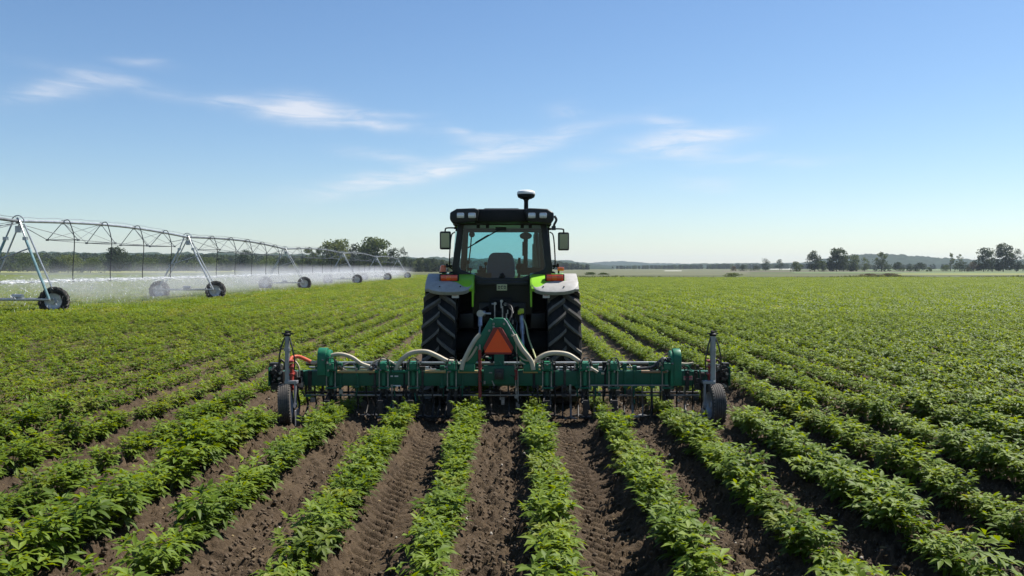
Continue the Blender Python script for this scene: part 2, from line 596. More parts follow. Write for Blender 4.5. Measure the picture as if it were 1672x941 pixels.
mm_pale = mat('pale_field', (.55, .54, .47), .9, var=.1, scale=.03)
mm_brown = mat('ploughed_soil', (.10, .07, .05), .95, var=.3, scale=.08)
patch('meadow', [(900, 450.2), (1215, 450.2), (1240, 440.2), (900, 440.2)], .02, mm_tan)
patch('stubble_field', [(1180, 443.6), (1500, 443.9), (1500, 442.9), (1180, 442.6)], .028, mm_brown)
patch('far_meadow', [(1420, 442.3), (1900, 442.3), (1900, 439.5), (1400, 439.5)], .024, mm_green)
patch('hay_field', [(1455, 448.8), (2100, 449.6), (2100, 446.3), (1475, 446.9)], .03, mm_yel)
patch('green_meadow', [(1300, 446.6), (2100, 446.0), (2100, 443.3), (1290, 444.2)], .026, mm_green)
patch('pale_strip', [(1084, 442.9), (1112, 442.9), (1114, 442.2), (1086, 442.2)], .04, mm_pale)
patch('pale_field', [(1256, 440.2), (1293, 440.2), (1295, 438.9), (1258, 438.9)], .045, mm_pale)
patch('left_meadow', [(-700, 445.8), (330, 445.6), (480, 441.2), (-700, 441.2)], .03, mm_yel)
patch('side_meadow', [(480, 446.2), (735, 446.0), (735, 441.5), (470, 441.5)], .022, mm_tan)

def ridge(prof, Y, depth, m, zs=1.0, seed=0):
    """wooded hill: skyline given as (photo x, photo y of its top) at distance Y, a real dome of land in depth"""
    px = np.array([p[0] for p in prof], float); py = np.array([p[1] for p in prof], float)
    step = 5.0
    xa = np.arange((px[0] - CX) / F * Y, (px[-1] - CX) / F * Y + step, step)
    ya = np.arange(0, depth, step * 1.6)
    X, D = np.meshgrid(xa, ya)
    H = np.interp(CX + X * F / Y, px, CAMZ - (py - HY) / F * Y)
    prof_d = np.sin(np.clip(D / depth, 0, 1) * math.pi) ** 0.55
    can = (fbm(X / 9, (D + Y) / 9, 3, seed) - .5) * 9 * np.clip(H / 14, .3, 1.2)
    Z = np.maximum((H + 0.0) * prof_d + can * np.clip(prof_d, 0, 1) - 1.0 * (D <= 0), -0.5)
    V = np.stack([X.ravel(), (D + Y).ravel(), Z.ravel()], 1)
    a, b = len(xa), len(ya)
    i_ = (np.arange(b - 1)[:, None] * a + np.arange(a - 1)[None, :]).ravel()
    return V, np.stack([i_, i_ + 1, i_ + a + 1, i_ + a], 1)
mm_hill = mat('hill_woods', (.028, .046, .030), .95, var=.45, scale=.12, spec=.1)  # bluish cast of distant haze is put into the woods' base colour
Vs, Fs, base = [], [], 0
for prof, Y, dep, sd in (
    ([(1380, 437), (1420, 428), (1455, 420), (1480, 415.5), (1500, 413), (1535, 413), (1560, 416.5), (1600, 419), (1660, 423), (1760, 424), (1900, 430), (2000, 437)], 1300, 420, 1),
    ([(880, 424), (935, 425.5), (970, 430), (1010, 433.5), (1100, 433), (1180, 430.5), (1300, 430), (1420, 428), (1500, 431)], 1500, 300, 2),
    ([(930, 437), (985, 428.5), (1030, 426.5), (1075, 430), (1130, 430.5), (1200, 434), (1260, 437)], 2700, 500, 3),
    ([(-900, 420), (-300, 414), (0, 411), (120, 412), (300, 412.5), (420, 414), (520, 416), (640, 420), (720, 421), (760, 422), (900, 423.5), (960, 430), (1000, 437)], 1000, 300, 4)):
    v, f = ridge(prof, Y, dep, None, seed=sd)
    Vs.append(v); Fs.append(f + base); base += len(v)
ho = link('hills', np_mesh('hills', np.concatenate(Vs), np.concatenate(Fs), [mm_hill], smooth=True))
tag(ho, kind='structure')

# clods and pebbles lying on the bare soil
def scatter_clods():
    ico = bmesh.new(); bmesh.ops.create_icosphere(ico, subdivisions=1, radius=1)
    bv = np.array([v.co[:] for v in ico.verts]); bf = np.array([[v.index for v in f.verts] for f in ico.faces]); ico.free()
    n = 60000
    y = 5.2 + 8.5 * rng.random(n) ** 1.3
    x = (rng.random(n) * 2 - 1) * (0.62 * y + .6)
    d = np.abs(row_d(x))
    keep = (d > .16)
    for cxx in (-.955, .725):
        keep &= ~((np.abs(x - cxx) < .25) & (rng.random(n) < .75))
    x, y = x[keep], y[keep]; n = len(x)
    s = 0.004 + 0.015 * rng.random(n) ** 2.6
    z = ground_h(x, y) + s * .25
    sh = 1 + .45 * (rng.random((n, len(bv), 1)) - .5)
    sc = s[:, None] * (0.65 + .7 * rng.random((n, 3)))
    V = bv[None] * sh * sc[:, None, :]
    a = rng.random(n) * 6.28
    c, s_ = np.cos(a)[:, None], np.sin(a)[:, None]
    V = np.stack([V[..., 0] * c - V[..., 1] * s_, V[..., 0] * s_ + V[..., 1] * c, V[..., 2]], -1)
    V += np.stack([x, y, z], 1)[:, None, :]
    Fc = (bf[None] + (np.arange(n) * len(bv))[:, None, None]).reshape(-1, 3)
    mi = np.repeat((rng.random(n) < .012).astype(int), len(bf))
    me = np_mesh('soil_clods', V.reshape(-1, 3), Fc, [mat('clod', (.085, .058, .033), .95, var=.45, scale=30), mat('pebble', (.34, .31, .26), .8, var=.3, scale=20)], mi=mi)
    o = link('soil_clods', me)
    return tag(o, 'loose brown crumbs and pale pebbles lying on the bare furrows', None, None, 'stuff')
scatter_clods()
# ------------------------------------------------------------------ crop plants
def leaflet_tpl(ns=4):
    """leaf blade of length 1 along +Y, half width 1 along X, with fold and droop left to the caller: (u along, side) grid"""
    u = np.linspace(0, 1, ns + 1)
    wv = np.sin(np.pi * u ** 0.8) ** 0.85
    wv[0] = .06; wv[-1] = 0.0
    return u, wv

def make_leaves(base, dirs, length, width, droop, roll, ns=4, r=None):
    """many leaf blades at once: base n x 3, dirs n x 3 (unit), per leaf length/width/droop/roll -> verts, faces"""
    n = len(base)
    u, wv = leaflet_tpl(ns)
    up = np.tile(np.array([0, 0, 1.0]), (n, 1))
    side = np.cross(dirs, up)
    sl_ = np.linalg.norm(side, axis=1, keepdims=True)
    side = np.where(sl_ > 1e-4, side / np.maximum(sl_, 1e-6), np.array([[1.0, 0, 0]]))
    nrm = np.cross(side, dirs)
    c, s = np.cos(roll)[:, None], np.sin(roll)[:, None]
    side2 = side * c + nrm * s
    nrm2 = -side * s + nrm * c
    K = ns + 1
    verts = np.zeros((n, K, 3, 3))
    for k in range(K):
        t = u[k]
        cen = base + dirs * (length * t)[:, None] - np.array([[0, 0, 1.0]]) * (droop * length * t * t)[:, None]
        hw = (width * wv[k])[:, None]
        fold = 0.28
        verts[:, k, 0] = cen - side2 * hw + nrm2 * hw * fold
        verts[:, k, 1] = cen
        verts[:, k, 2] = cen + side2 * hw + nrm2 * hw * fold
    idx = np.arange(n * K * 3).reshape(n, K, 3)
    f = []
    for k in range(K - 1):
        for j in (0, 1):
            f.append(np.stack([idx[:, k, j], idx[:, k, j + 1], idx[:, k + 1, j + 1], idx[:, k + 1, j]], 1))
    return verts.reshape(-1, 3), np.concatenate(f)

def plant_arrays(seed, nstem=7, h=0.34, spread=0.19, lpp=5, nleaf=6, lsz=0.078, ns=4, stems=True):
    r = np.random.default_rng(seed)
    B, D, L, W, DR, RO, T = [], [], [], [], [], [], []
    SV, SF, nb = [], [], 0
    for s in range(nstem):
        a = 2 * math.pi * (s + r.uniform(-.35, .35)) / nstem
        rad = spread * r.uniform(.25, 1.0)
        hh = h * r.uniform(.72, 1.05) * (1 - .25 * rad / spread)
        p0 = np.array([math.cos(a) * .025, math.sin(a) * .025 * 1.5, -0.02])
        p2 = np.array([math.cos(a) * rad, math.sin(a) * rad * 1.15, hh])
        p1 = np.array([p2[0] * .35, p2[1] * .35, hh * .72])
        def q(t): return (1-t)**2 * p0 + 2*t*(1-t) * p1 + t*t * p2
        if stems:
            pts = [q(t) for t in np.linspace(0, 1, 5)]
            for i, p in enumerate(pts):
                rr = .0048 * (1 - .6 * i / 4)
                for k in range(3):
                    SV.append(p + np.array([math.cos(k * 2.094), math.sin(k * 2.094), 0]) * rr)
            for i in range(4):
                for k in range(3):
                    SF.append([nb + i*3 + k, nb + i*3 + (k+1) % 3, nb + i*3 + 3 + (k+1) % 3, nb + i*3 + 3 + k])
            nb += 15
        for j in range(nleaf):
            t = min(1.0, .16 + .84 * (j + r.uniform(0, .6)) / max(1, nleaf - .6))
            p = q(t)
            la = a + j * 2.4 + r.uniform(-.5, .5)
            top = t > .85
            elev = r.uniform(.5, 1.2) if top else r.uniform(.0, .75)
            d = np.array([math.cos(la) * math.cos(elev), math.sin(la) * math.cos(elev), math.sin(elev)])
            pet = r.uniform(.03, .075) * (0.7 if top else 1) * h / .34
            tip = p + d * pet
            sz = lsz * r.uniform(.72, 1.2) * (.82 if top else 1)
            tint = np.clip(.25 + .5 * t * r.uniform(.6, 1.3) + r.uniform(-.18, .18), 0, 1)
            # petiole as a slim blade, then leaflets: one at the tip, pairs along the petiole
            ax = np.cross(d, [0, 0, 1.0]); ax /= max(1e-5, np.linalg.norm(ax))
            B.append(tip - d * pet * .1); D.append(d * .85 + np.array([0, 0, -.15])); L.append(sz * 1.12); W.append(sz * .19); DR.append(r.uniform(.15, .55)); RO.append(r.uniform(-.3, .3)); T.append(tint)
            for m_ in range((lpp - 1) // 2):
                pp = p + d * pet * (.92 - .42 * m_)
                for sg in (-1, 1):
                    dd = d * r.uniform(.45, .8) + ax * sg * r.uniform(.7, 1.0) + np.array([0, 0, r.uniform(-.15, .2)])
                    dd /= np.linalg.norm(dd)
                    B.append(pp); D.append(dd); L.append(sz * r.uniform(.8, 1.05) * (1 - .15 * m_)); W.append(sz * r.uniform(.135, .19)); DR.append(r.uniform(.15, .6)); RO.append(r.uniform(-.5, .5) + sg * .15); T.append(np.clip(tint + r.uniform(-.1, .1), 0, 1))
    D = np.array(D); D /= np.linalg.norm(D, axis=1, keepdims=True)
    v, f = make_leaves(np.array(B), D, np.array(L), np.array(W), np.array(DR), np.array(RO), ns)
    tint = np.repeat(np.array(T), (ns + 1) * 3)
    mi = np.zeros(len(f), int)
    if stems:
        f = np.concatenate([f, np.array(SF) + len(v)])
        v = np.concatenate([v, np.array(SV)])
        tint = np.concatenate([tint, np.full(len(SV), .6)])
        mi = np.concatenate([mi, np.ones(len(SF), int)])
    return v, f, tint, mi

LEAF = leaf_mat('crop_leaf', (.022, .048, .003), (.095, .155, .010), (.20, .265, .026), rough=.58, spec=.28)
LEAFY = leaf_mat('crop_leaf_yellow', (.036, .070, .006), (.112, .158, .015), (.22, .25, .036), rough=.58, spec=.28)
STEM = mat('crop_stem', (.12, .17, .05), .6, var=.2, scale=20)

def mk_plant(name, seed, ym=False, **kw):
    v, f, t, mi = plant_arrays(seed, **kw)
    return np_mesh(name, v, f, [LEAFY if ym else LEAF, STEM], tint=t, mi=mi, smooth=True)

near_g = [mk_plant('crop_plant', 100 + i, False, nstem=7 + i % 3, h=.285 + .02 * (i % 3), spread=.165, nleaf=9, lsz=.076) for i in range(9)]
near_y = [mk_plant('crop_plant', 200 + i, True, nstem=6 + i % 2, h=.26, spread=.16, nleaf=8, lsz=.074) for i in range(7)]

hid = bpy.data.collections.new('crop_variants')      # not linked to the scene: only the source of the far rows
names = []
def proto(me):
    o = bpy.data.objects.new('v%03d' % len(names), me)
    names.append(o.name); hid.objects.link(o)
for i in range(6): proto(mk_plant('mid_plant', 300 + i, False, nstem=7, h=.25, spread=.185, nleaf=5, lsz=.088, ns=2, lpp=5, stems=False))
for i in range(6): proto(mk_plant('mid_plant_y', 350 + i, True, nstem=6, h=.22, spread=.18, nleaf=5, lsz=.082, ns=2, lpp=5, stems=False))
def mk_seg(seed, ym, width, n=300, L=2.0, h=.40):
    r = np.random.default_rng(seed)
    y = r.uniform(-L / 2, L / 2, n); x = r.normal(0, width * .27, n)
    bump = .75 + .5 * np.array([vnoise(np.array([yy * 2.6 + seed]), np.array([.5]), seed)[0] for yy in y])
    z = h * bump * np.sqrt(np.clip(1 - (x / (width * .62)) ** 2, .05, 1)) * r.uniform(.55, 1.0, n)
    a = r.uniform(0, 2 * math.pi, n); e = r.uniform(-.25, .9, n)
    d = np.stack([np.cos(a) * np.cos(e), np.sin(a) * np.cos(e), np.sin(e)], 1)
    ln = r.uniform(.07, .13, n)
    v, f = make_leaves(np.stack([x, y, z], 1), d, ln, ln * .34, r.uniform(.2, .6, n), r.uniform(-.6, .6, n), 2)
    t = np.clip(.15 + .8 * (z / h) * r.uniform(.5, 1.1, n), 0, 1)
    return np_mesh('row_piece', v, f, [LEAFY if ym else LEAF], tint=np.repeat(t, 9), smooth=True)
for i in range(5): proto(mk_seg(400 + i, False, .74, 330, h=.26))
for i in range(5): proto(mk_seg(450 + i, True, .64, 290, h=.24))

rr = random.Random(5)
pts = []          # x, y, z, rot, scale, variant
near_pts = []
Y_SPLIT = 34.0
def kind_at(x, y):
    """(lush 0..1, yellow probability)"""
    if x > 0: return min(1.0, .45 + x * .06), max(0.02, .16 - .02 * x)
    return max(.35, .5 - max(0, -x - 3.6) * .05) if x > -16 else .55, min(.45, .10 + max(0, -x - 3.0) * .08)
kmin, kmax = int(-170 / ROWS), int(170 / ROWS)
rowoff = {k: rr.uniform(-.03, .03) for k in range(kmin, kmax + 1)}
for k in range(kmin, kmax + 1):
    x0 = ROW0 + ROWS * k
    ystart = max(3.6, (abs(x0) - 14.0) / 0.66)
    if abs(x0) < 13:
        yb = -34.0
        while yb < 2.4:
            pts.append((x0, yb, .03, 0.0, 1.0, 12 + rr.randrange(5))); yb += 1.9
    y = ystart + rr.random() * .2
    while y < Y_SPLIT:
        lush, yp = kind_at(x0, y)
        gap = rr.random() < (.05 if x0 < -3.6 else .012)
        if y > 12.0 and y < 14.1 and min(abs(x0 - TC - .905), abs(x0 - TC + .905)) < .36: gap = True
        if 10.6 < y < 11.45 and min(abs(x0 + 2.94), abs(x0 - 2.6)) < .26: gap = True
        if not gap:
            sc = (.93 + .33 * lush) * rr.choice((1, 1, 1, 1, .82, 1.1)) * rr.uniform(.84, 1.14)
            if abs(x0 + 3.035) < .1: sc *= 1.22
            if 10.3 < y < 12.3 and abs(x0) < 3.3: sc *= .62
            near_pts.append((x0 + rowoff[k] + rr.gauss(0, .018), y, rr.uniform(0, 6.28), sc, rr.random() < yp))
        y += rr.uniform(.21, .30)
    yend = 159 if x0 > -14 else 212
    y = max(Y_SPLIT, ystart) + 1.0
    while y < yend:
        lush, yp = kind_at(x0, y)
        yel = rr.random() < yp
        base = 12 + (5 if yel else 0)
        pts.append((x0 + rr.gauss(0, .04), y, -.02 if y > 60 else .03, rr.choice((0, math.pi)) + rr.gauss(0, .03), (.86 + .22 * lush) * rr.uniform(.94, 1.06), base + rr.randrange(5)))
        y += 1.9

def in_view(x, y): return abs(x - GX(836, y)) < .60 * y + .15 and y > 5.35
cand = sorted([p for p in near_pts if in_view(p[0], p[1])], key=lambda p: p[1] + .12 * abs(p[0]))
chosen = set(id(p) for p in cand[:296])
zz = ground_h(np.array([p[0] for p in near_pts]), np.array([p[1] for p in near_pts]))
ORD = ['first', 'second', 'third', 'fourth', 'fifth', 'sixth', 'seventh', 'eighth', 'ninth', 'tenth', 'eleventh', 'twelfth']
def plant_label(k, yel):
    tone = 'yellowish green' if yel else 'leafy green'
    if k == 0: return f'{tone} crop plant in the row just right of the middle furrow'
    if k == -1: return f'{tone} crop plant in the row just left of the middle furrow'
    if k > 0: return f'{tone} crop plant in the {ORD[min(k, 12) - 1]} row right of the right tyre track' 
    return f'{tone} crop plant in the {ORD[min(-k - 1, 12) - 1]} row left of the left tyre track'
for p, z in zip(near_pts, zz):
    x, y, rot, sc, yel = p
    k = int(round((x - ROW0) / ROWS))
    if id(p) in chosen:
        me = rr.choice(near_y if yel else near_g)
        o = bpy.data.objects.new('crop_plant', me)
        COL.objects.link(o)
        o.location = (x, y, z)
        o.rotation_euler = (rr.gauss(0, .05), rr.gauss(0, .05), rot)
        o.scale = (sc, sc, sc * rr.uniform(.78, .98))
        tag(o, plant_label(k, yel), 'crop plant', 'crop plants in the near rows')
    else:
        pts.append((x, y, z, rot, sc * .97, (6 if yel else 0) + rr.randrange(6)))

def litter():
    n = 900
    y = 5.2 + 7 * rng.random(n) ** 1.2
    x = (rng.random(n) * 2 - 1) * (0.62 * y + .4)
    z = ground_h(x, y) + .008
    a = rng.uniform(0, 6.28, n)
    d = np.stack([np.cos(a), np.sin(a), rng.uniform(-.1, .25, n)], 1)
    L = rng.uniform(.015, .06, n)
    v, f = make_leaves(np.stack([x, y, z], 1), d, L, L * rng.uniform(.06, .3, n), rng.uniform(-.2, .4, n), rng.uniform(-.8, .8, n), 3)
    m = leaf_mat('dry_leaf_litter', (.10, .07, .035), (.20, .15, .075), (.34, .28, .15), trans=.1, rough=.8, spec=.15)
    o = link('leaf_litter', np_mesh('leaf_litter', v, f, [m], tint=np.repeat(rng.random(n), 12)))
    tag(o, 'dry leaf scraps and straw lying between the near rows', None, None, 'stuff')
litter()
pa = np.array(pts)
me = bpy.data.meshes.new('crop_rows')
me.vertices.add(len(pa)); me.vertices.foreach_set('co', pa[:, :3].astype(np.float32).ravel())
for nm, tp, col in (('rot', 'FLOAT', 3), ('sc', 'FLOAT', 4), ('var', 'INT', 5)):
    a = me.attributes.new(nm, tp, 'POINT')
    a.data.foreach_set('value', np.ascontiguousarray(pa[:, col], dtype=np.int32 if tp == 'INT' else np.float32))
crop = link('crop_rows', me)
tag(crop, 'dense green crop rows running to the far edge of the field', None, None, 'stuff')
def instancer(obj, coll, name):
    g = bpy.data.node_groups.new(name, 'GeometryNodeTree')
    g.interface.new_socket('Geometry', in_out='INPUT', socket_type='NodeSocketGeometry')
    g.interface.new_socket('Geometry', in_out='OUTPUT', socket_type='NodeSocketGeometry')
    gi, go_ = g.nodes.new('NodeGroupInput'), g.nodes.new('NodeGroupOutput')
    ci = g.nodes.new('GeometryNodeCollectionInfo')
    ci.inputs['Collection'].default_value = coll
    ci.inputs['Separate Children'].default_value = True
    ci.inputs['Reset Children'].default_value = True
    ip = g.nodes.new('GeometryNodeInstanceOnPoints')
    ip.inputs['Pick Instance'].default_value = True
    def na(n, t):
        a = g.nodes.new('GeometryNodeInputNamedAttribute'); a.data_type = t; a.inputs['Name'].default_value = n
        return a.outputs[0]
    cx = g.nodes.new('ShaderNodeCombineXYZ')
    L = g.links.new
    L(na('rot', 'FLOAT'), cx.inputs['Z'])
    er = g.nodes.new('FunctionNodeEulerToRotation')
    L(cx.outputs[0], er.inputs[0])
    L(gi.outputs[0], ip.inputs['Points']); L(ci.outputs[0], ip.inputs['Instance'])
    L(na('var', 'INT'), ip.inputs['Instance Index'])
    L(er.outputs[0], ip.inputs['Rotation'])
    L(na('sc', 'FLOAT'), ip.inputs['Scale'])
    L(ip.outputs[0], go_.inputs[0])
    md = obj.modifiers.new('rows', 'NODES'); md.node_group = g
instancer(crop, hid, 'row_instancer')
# ------------------------------------------------------------------ trees
BARK = mat('bark', (.075, .06, .045), .95, var=.4, scale=3)
TL = {'dark': leaf_mat('tree_leaf_dark', (.012, .024, .008), (.026, .046, .013), (.055, .078, .02), trans=.2, rough=.6, spec=.2),
      'mid': leaf_mat('tree_leaf', (.026, .045, .012), (.06, .092, .022), (.11, .14, .035), trans=.25, rough=.6, spec=.2),
      'pale': leaf_mat('tree_leaf_pale', (.05, .07, .022), (.10, .13, .04), (.165, .19, .065), trans=.25, rough=.6, spec=.2),
      'brown': leaf_mat('bush_leaf_brown', (.06, .05, .025), (.12, .10, .05), (.19, .16, .085), trans=.2, rough=.7, spec=.2)}

def crown_arrays(seed, h, wd, base=.12, n=900, style='round', leaf=None):
    """leaf clumps spread through a set of lobes of the crown; local coordinates, foot at origin"""
    r = np.random.default_rng(seed)
    hw = wd / 2
    lobes = []
    nl = {'round': 20, 'tall': 15, 'airy': 10, 'bush': 11}[style]
    n = int(n * 1.9)
    for i in range(nl):
        t = (i + r.uniform(0, 1)) / nl
        zc = h * (base + (1 - base) * (.10 + .76 * t))
        env = {'round': math.sin(math.pi * (.26 + .58 * t)) ** .6, 'tall': math.sin(math.pi * (.15 + .70 * t)) ** .7,
               'airy': .55 + .45 * math.sin(math.pi * t), 'bush': math.cos(math.pi * .42 * t)}[style]
        a = r.uniform(0, 6.28)
        rad = hw * env * math.sqrt(r.uniform(.12, .8))
        s = {'round': .46, 'tall': .5, 'airy': .34, 'bush': .5}[style] * hw * r.uniform(.7, 1.15)
        lobes.append((rad * math.cos(a), rad * math.sin(a), zc, s, min(s * r.uniform(.7, 1.1), h * .3)))
    if base < .1 and style != 'bush':
        for k in range(6):
            a = k * 1.05 + r.uniform(-.3, .3)
            lobes.append((hw * .52 * math.cos(a), hw * .52 * math.sin(a), h * r.uniform(.10, .24), hw * .42, h * .13))
    lobes.append((0, 0, h * .86, hw * (.42 if style != 'airy' else .3), h * .13))
    lf = leaf or max(.16, min(h, wd) * .06)
    per = n // len(lobes)
    C, T = [], []
    for lx, ly, lz, s, sz in lobes:
        d = r.normal(size=(per, 3)); d /= np.linalg.norm(d, axis=1, keepdims=True)
        rad = r.uniform(.35, 1.0, per) ** .45 * (1 + .18 * r.normal(size=per))
        c = d * rad[:, None] * np.array([s, s, sz]) + np.array([lx, ly, lz])
        C.append(c); T.append(np.clip(.5 + .32 * r.uniform(-1, 1) + r.uniform(-.15, .15, per), 0, 1))
    C = np.concatenate(C); T = np.concatenate(T)
    k = (C[:, 2] > h * base * .6) & (C[:, 2] < h * 1.01)
    C, T = C[k], T[k]
    m = len(C)
    a = r.normal(size=(m, 3)); a /= np.linalg.norm(a, axis=1, keepdims=True)
    b = np.cross(a, r.normal(size=(m, 3))); b /= np.linalg.norm(b, axis=1, keepdims=True)
    L = lf * r.uniform(.6, 1.4, m)[:, None]
    # a clump is a bent pair of leaf faces
    q = np.cross(a, b)
    v = np.stack([C - a * L * .5 - b * L * .35, C - a * L * .15 + b * L * .5, C + a * L * .55 + b * L * .2 + q * L * .25, C + a * L * .2 - b * L * .45 + q * L * .2], 1)
    return v.reshape(-1, 3), np.arange(m * 4).reshape(m, 4), np.repeat(T, 4), lobes

def trunk_mb(mb, o, h, wd, lobes, r, base=.12):
    o = Vector(o)
    tr = max(.05, h * .018)
    top = Vector((r.uniform(-.03, .03) * h, r.uniform(-.03, .03) * h, h * .62))
    p = [o + Vector((0, 0, -.3)), o + Vector((0, 0, .1)), o + top * .45 + Vector((r.uniform(-.02, .02) * h, 0, 0)), o + top]
    mb.tube(p, [tr * 1.5, tr * 1.15, tr * .8, tr * .3], 7)
    for lx, ly, lz, s, sz in lobes[:7]:
        z0 = min(h * .55, max(h * base, lz * .55))
        a = o + Vector((top.x * z0 / (h * .62), top.y * z0 / (h * .62), z0))
        b = o + Vector((lx, ly, lz))
        mb.tube([a, a.lerp(b, .5) + Vector((0, 0, h * .02)), b], [tr * .55, tr * .35, tr * .12], 5)

def tree(name, px, top, Y, wpx, label, cat='tree', style='round', leaf='mid', base=.12, n=900, group=None, seed=None):
    h = CAMZ - (top - HY) / F * Y
    wd = wpx / F * Y
    o = Vector((GX(px, Y), Y, 0))
    sd = seed or int(px * 7 + top)
    t = thing(name, o, label, cat, group)
    v, f, tt, lobes = crown_arrays(sd, h, wd, base, n, style)
    me = np_mesh('crown', v, f, [TL[leaf]], tint=tt)
    link('crown' if cat != 'bush' else 'foliage', me, t)
    mb = MB(); trunk_mb(mb, o, h, wd, lobes, random.Random(sd), base)
    mb.build('trunk' if cat != 'bush' else 'stem', BARK, t)
    return t
GL, GR = 'trees beyond the irrigation machine', 'trees beyond the field on the right'
tree('broadleaf_tree', 190, 402.5, 420, 36, 'dark round tree standing clear of the woods behind the near irrigation tower', leaf='dark', base=.03, n=1500, group=GL)
tree('broadleaf_tree', 399, 407, 430, 27, 'dark round tree behind the middle of the irrigation pipe', leaf='dark', base=.03, n=1100, group=GL)
tree('broadleaf_tree', 506, 403, 360, 25, 'small airy tree above the pipe, first of the tall group from the left', style='airy', base=.2, n=700, group=GL)
tree('broadleaf_tree', 524, 401, 370, 26, 'small airy tree above the pipe, beside the broad paler tree', style='airy', base=.2, n=700, group=GL)
tree('broadleaf_tree', 550, 391, 350, 44, 'broad paler green tree over the far irrigation span', leaf='pale', base=.15, n=1500, group=GL)
tree('broadleaf_tree', 578, 396.5, 355, 27, 'narrow dark tree between the two broad trees over the pipe', leaf='dark', style='tall', base=.12, n=900, group=GL)
tree('broadleaf_tree', 614, 387, 345, 46, 'tallest broad tree at the far end of the irrigation machine', leaf='mid', base=.14, n=1700, group=GL)
tree('broadleaf_tree', 597, 401, 352, 22, 'low pale tree leaning against the tallest broad tree', leaf='pale', base=.1, n=800, group=GL)
tree('broadleaf_tree', 640, 404, 350, 28, 'medium dark tree just past the end of the irrigation pipe', leaf='dark', base=.05, n=900, group=GL)
tree('conifer_tree', 658, 403, 345, 20, 'slim upright tree closing the group near the tractor', leaf='dark', style='tall', base=.05, n=800, group=GL)
for px, top, Y, wp, lf, lb in ((52, 414, 400, 60, 'mid', 'wide bush behind the first irrigation wheel'), (112, 417, 330, 58, 'pale', 'wide pale bush in front of the woods left of the dark round tree'),
        (148, 421, 320, 40, 'mid', 'low bush beside the wide pale bush'), (92, 424, 325, 30, 'dark', 'small dark bush left of the wide pale bush'), (240, 421, 420, 50, 'mid', 'bush right of the dark round tree'),
        (282, 419, 430, 40, 'dark', 'dark bush behind the second irrigation tower'), (338, 420, 430, 46, 'mid', 'bush behind the leg of the second irrigation tower'), (440, 422, 420, 50, 'mid', 'bush right of the smaller dark round tree'),
        (684, 425, 400, 26, 'pale', 'pale bush between the tree group and the tractor cab'), (706, 427, 420, 24, 'mid', 'bush just left of the tractor cab'), (480, 432, 330, 22, 'pale', 'low pale bush under the far irrigation span')):
    tree('bush', px, top, Y, wp, lb, 'bush', 'bush', lf, .0, 900, 'bushes at the edge of the woods')
tree('broadleaf_tree', 1250, 421.5, 520, 14, 'small dark upright tree at the left end of the right-hand trees', leaf='dark', style='tall', base=.06, n=600, group=GR)
tree('broadleaf_tree', 1273, 423, 640, 13, 'faint small round tree standing behind the pale field', leaf='dark', base=.1, n=500, group=GR)
tree('broadleaf_tree', 1330, 409, 440, 24, 'round-topped tree with a dark foot, first of the three big trees', leaf='dark', base=.04, n=1300, group=GR)
tree('broadleaf_tree', 1366, 404.5, 440, 31, 'biggest round tree in the middle of the trees on the right', leaf='dark', base=.04, n=1700, group=GR)
tree('broadleaf_tree', 1391, 415, 445, 24, 'lower broad tree touching the biggest round tree', leaf='mid', base=.04, n=1100, group=GR)
tree('broadleaf_tree', 1412, 419.5, 450, 14, 'small slim tree right of the lower broad tree', leaf='mid', style='tall', base=.05, n=600, group=GR)
tree('broadleaf_tree', 1439, 410.5, 440, 20, 'thin tree with an open airy top in front of the wooded hill', leaf='mid', style='airy', base=.3, n=500, group=GR)
tree('broadleaf_tree', 1552, 412, 480, 14, 'thin airy tree against the right slope of the wooded hill', leaf='mid', style='airy', base=.25, n=420, group=GR)
tree('broadleaf_tree', 1567, 414, 480, 13, 'thin airy tree next to the tall dark clump', leaf='mid', style='airy', base=.25, n=400, group=GR)
tree('broadleaf_tree', 1606, 403.5, 430, 26, 'tall dark tree at the left of the clump near the frame edge', leaf='dark', base=.04, n=1300, group=GR)
tree('broadleaf_tree', 1620, 403.5, 436, 15, 'slim tree squeezed between two taller trees of the clump', leaf='mid', style='tall', base=.05, n=800, group=GR)
tree('broadleaf_tree', 1638, 396, 430, 30, 'tallest tree of the dark clump near the frame edge', leaf='dark', base=.04, n=1700, group=GR)
tree('broadleaf_tree', 1660, 405, 430, 18, 'tree right of the tallest tree of the dark clump', leaf='dark', style='tall', base=.04, n=900, group=GR)
tree('broadleaf_tree', 1676, 411, 432, 18, 'last tree of the dark clump, cut by the frame edge', leaf='mid', base=.04, n=800, group=GR)
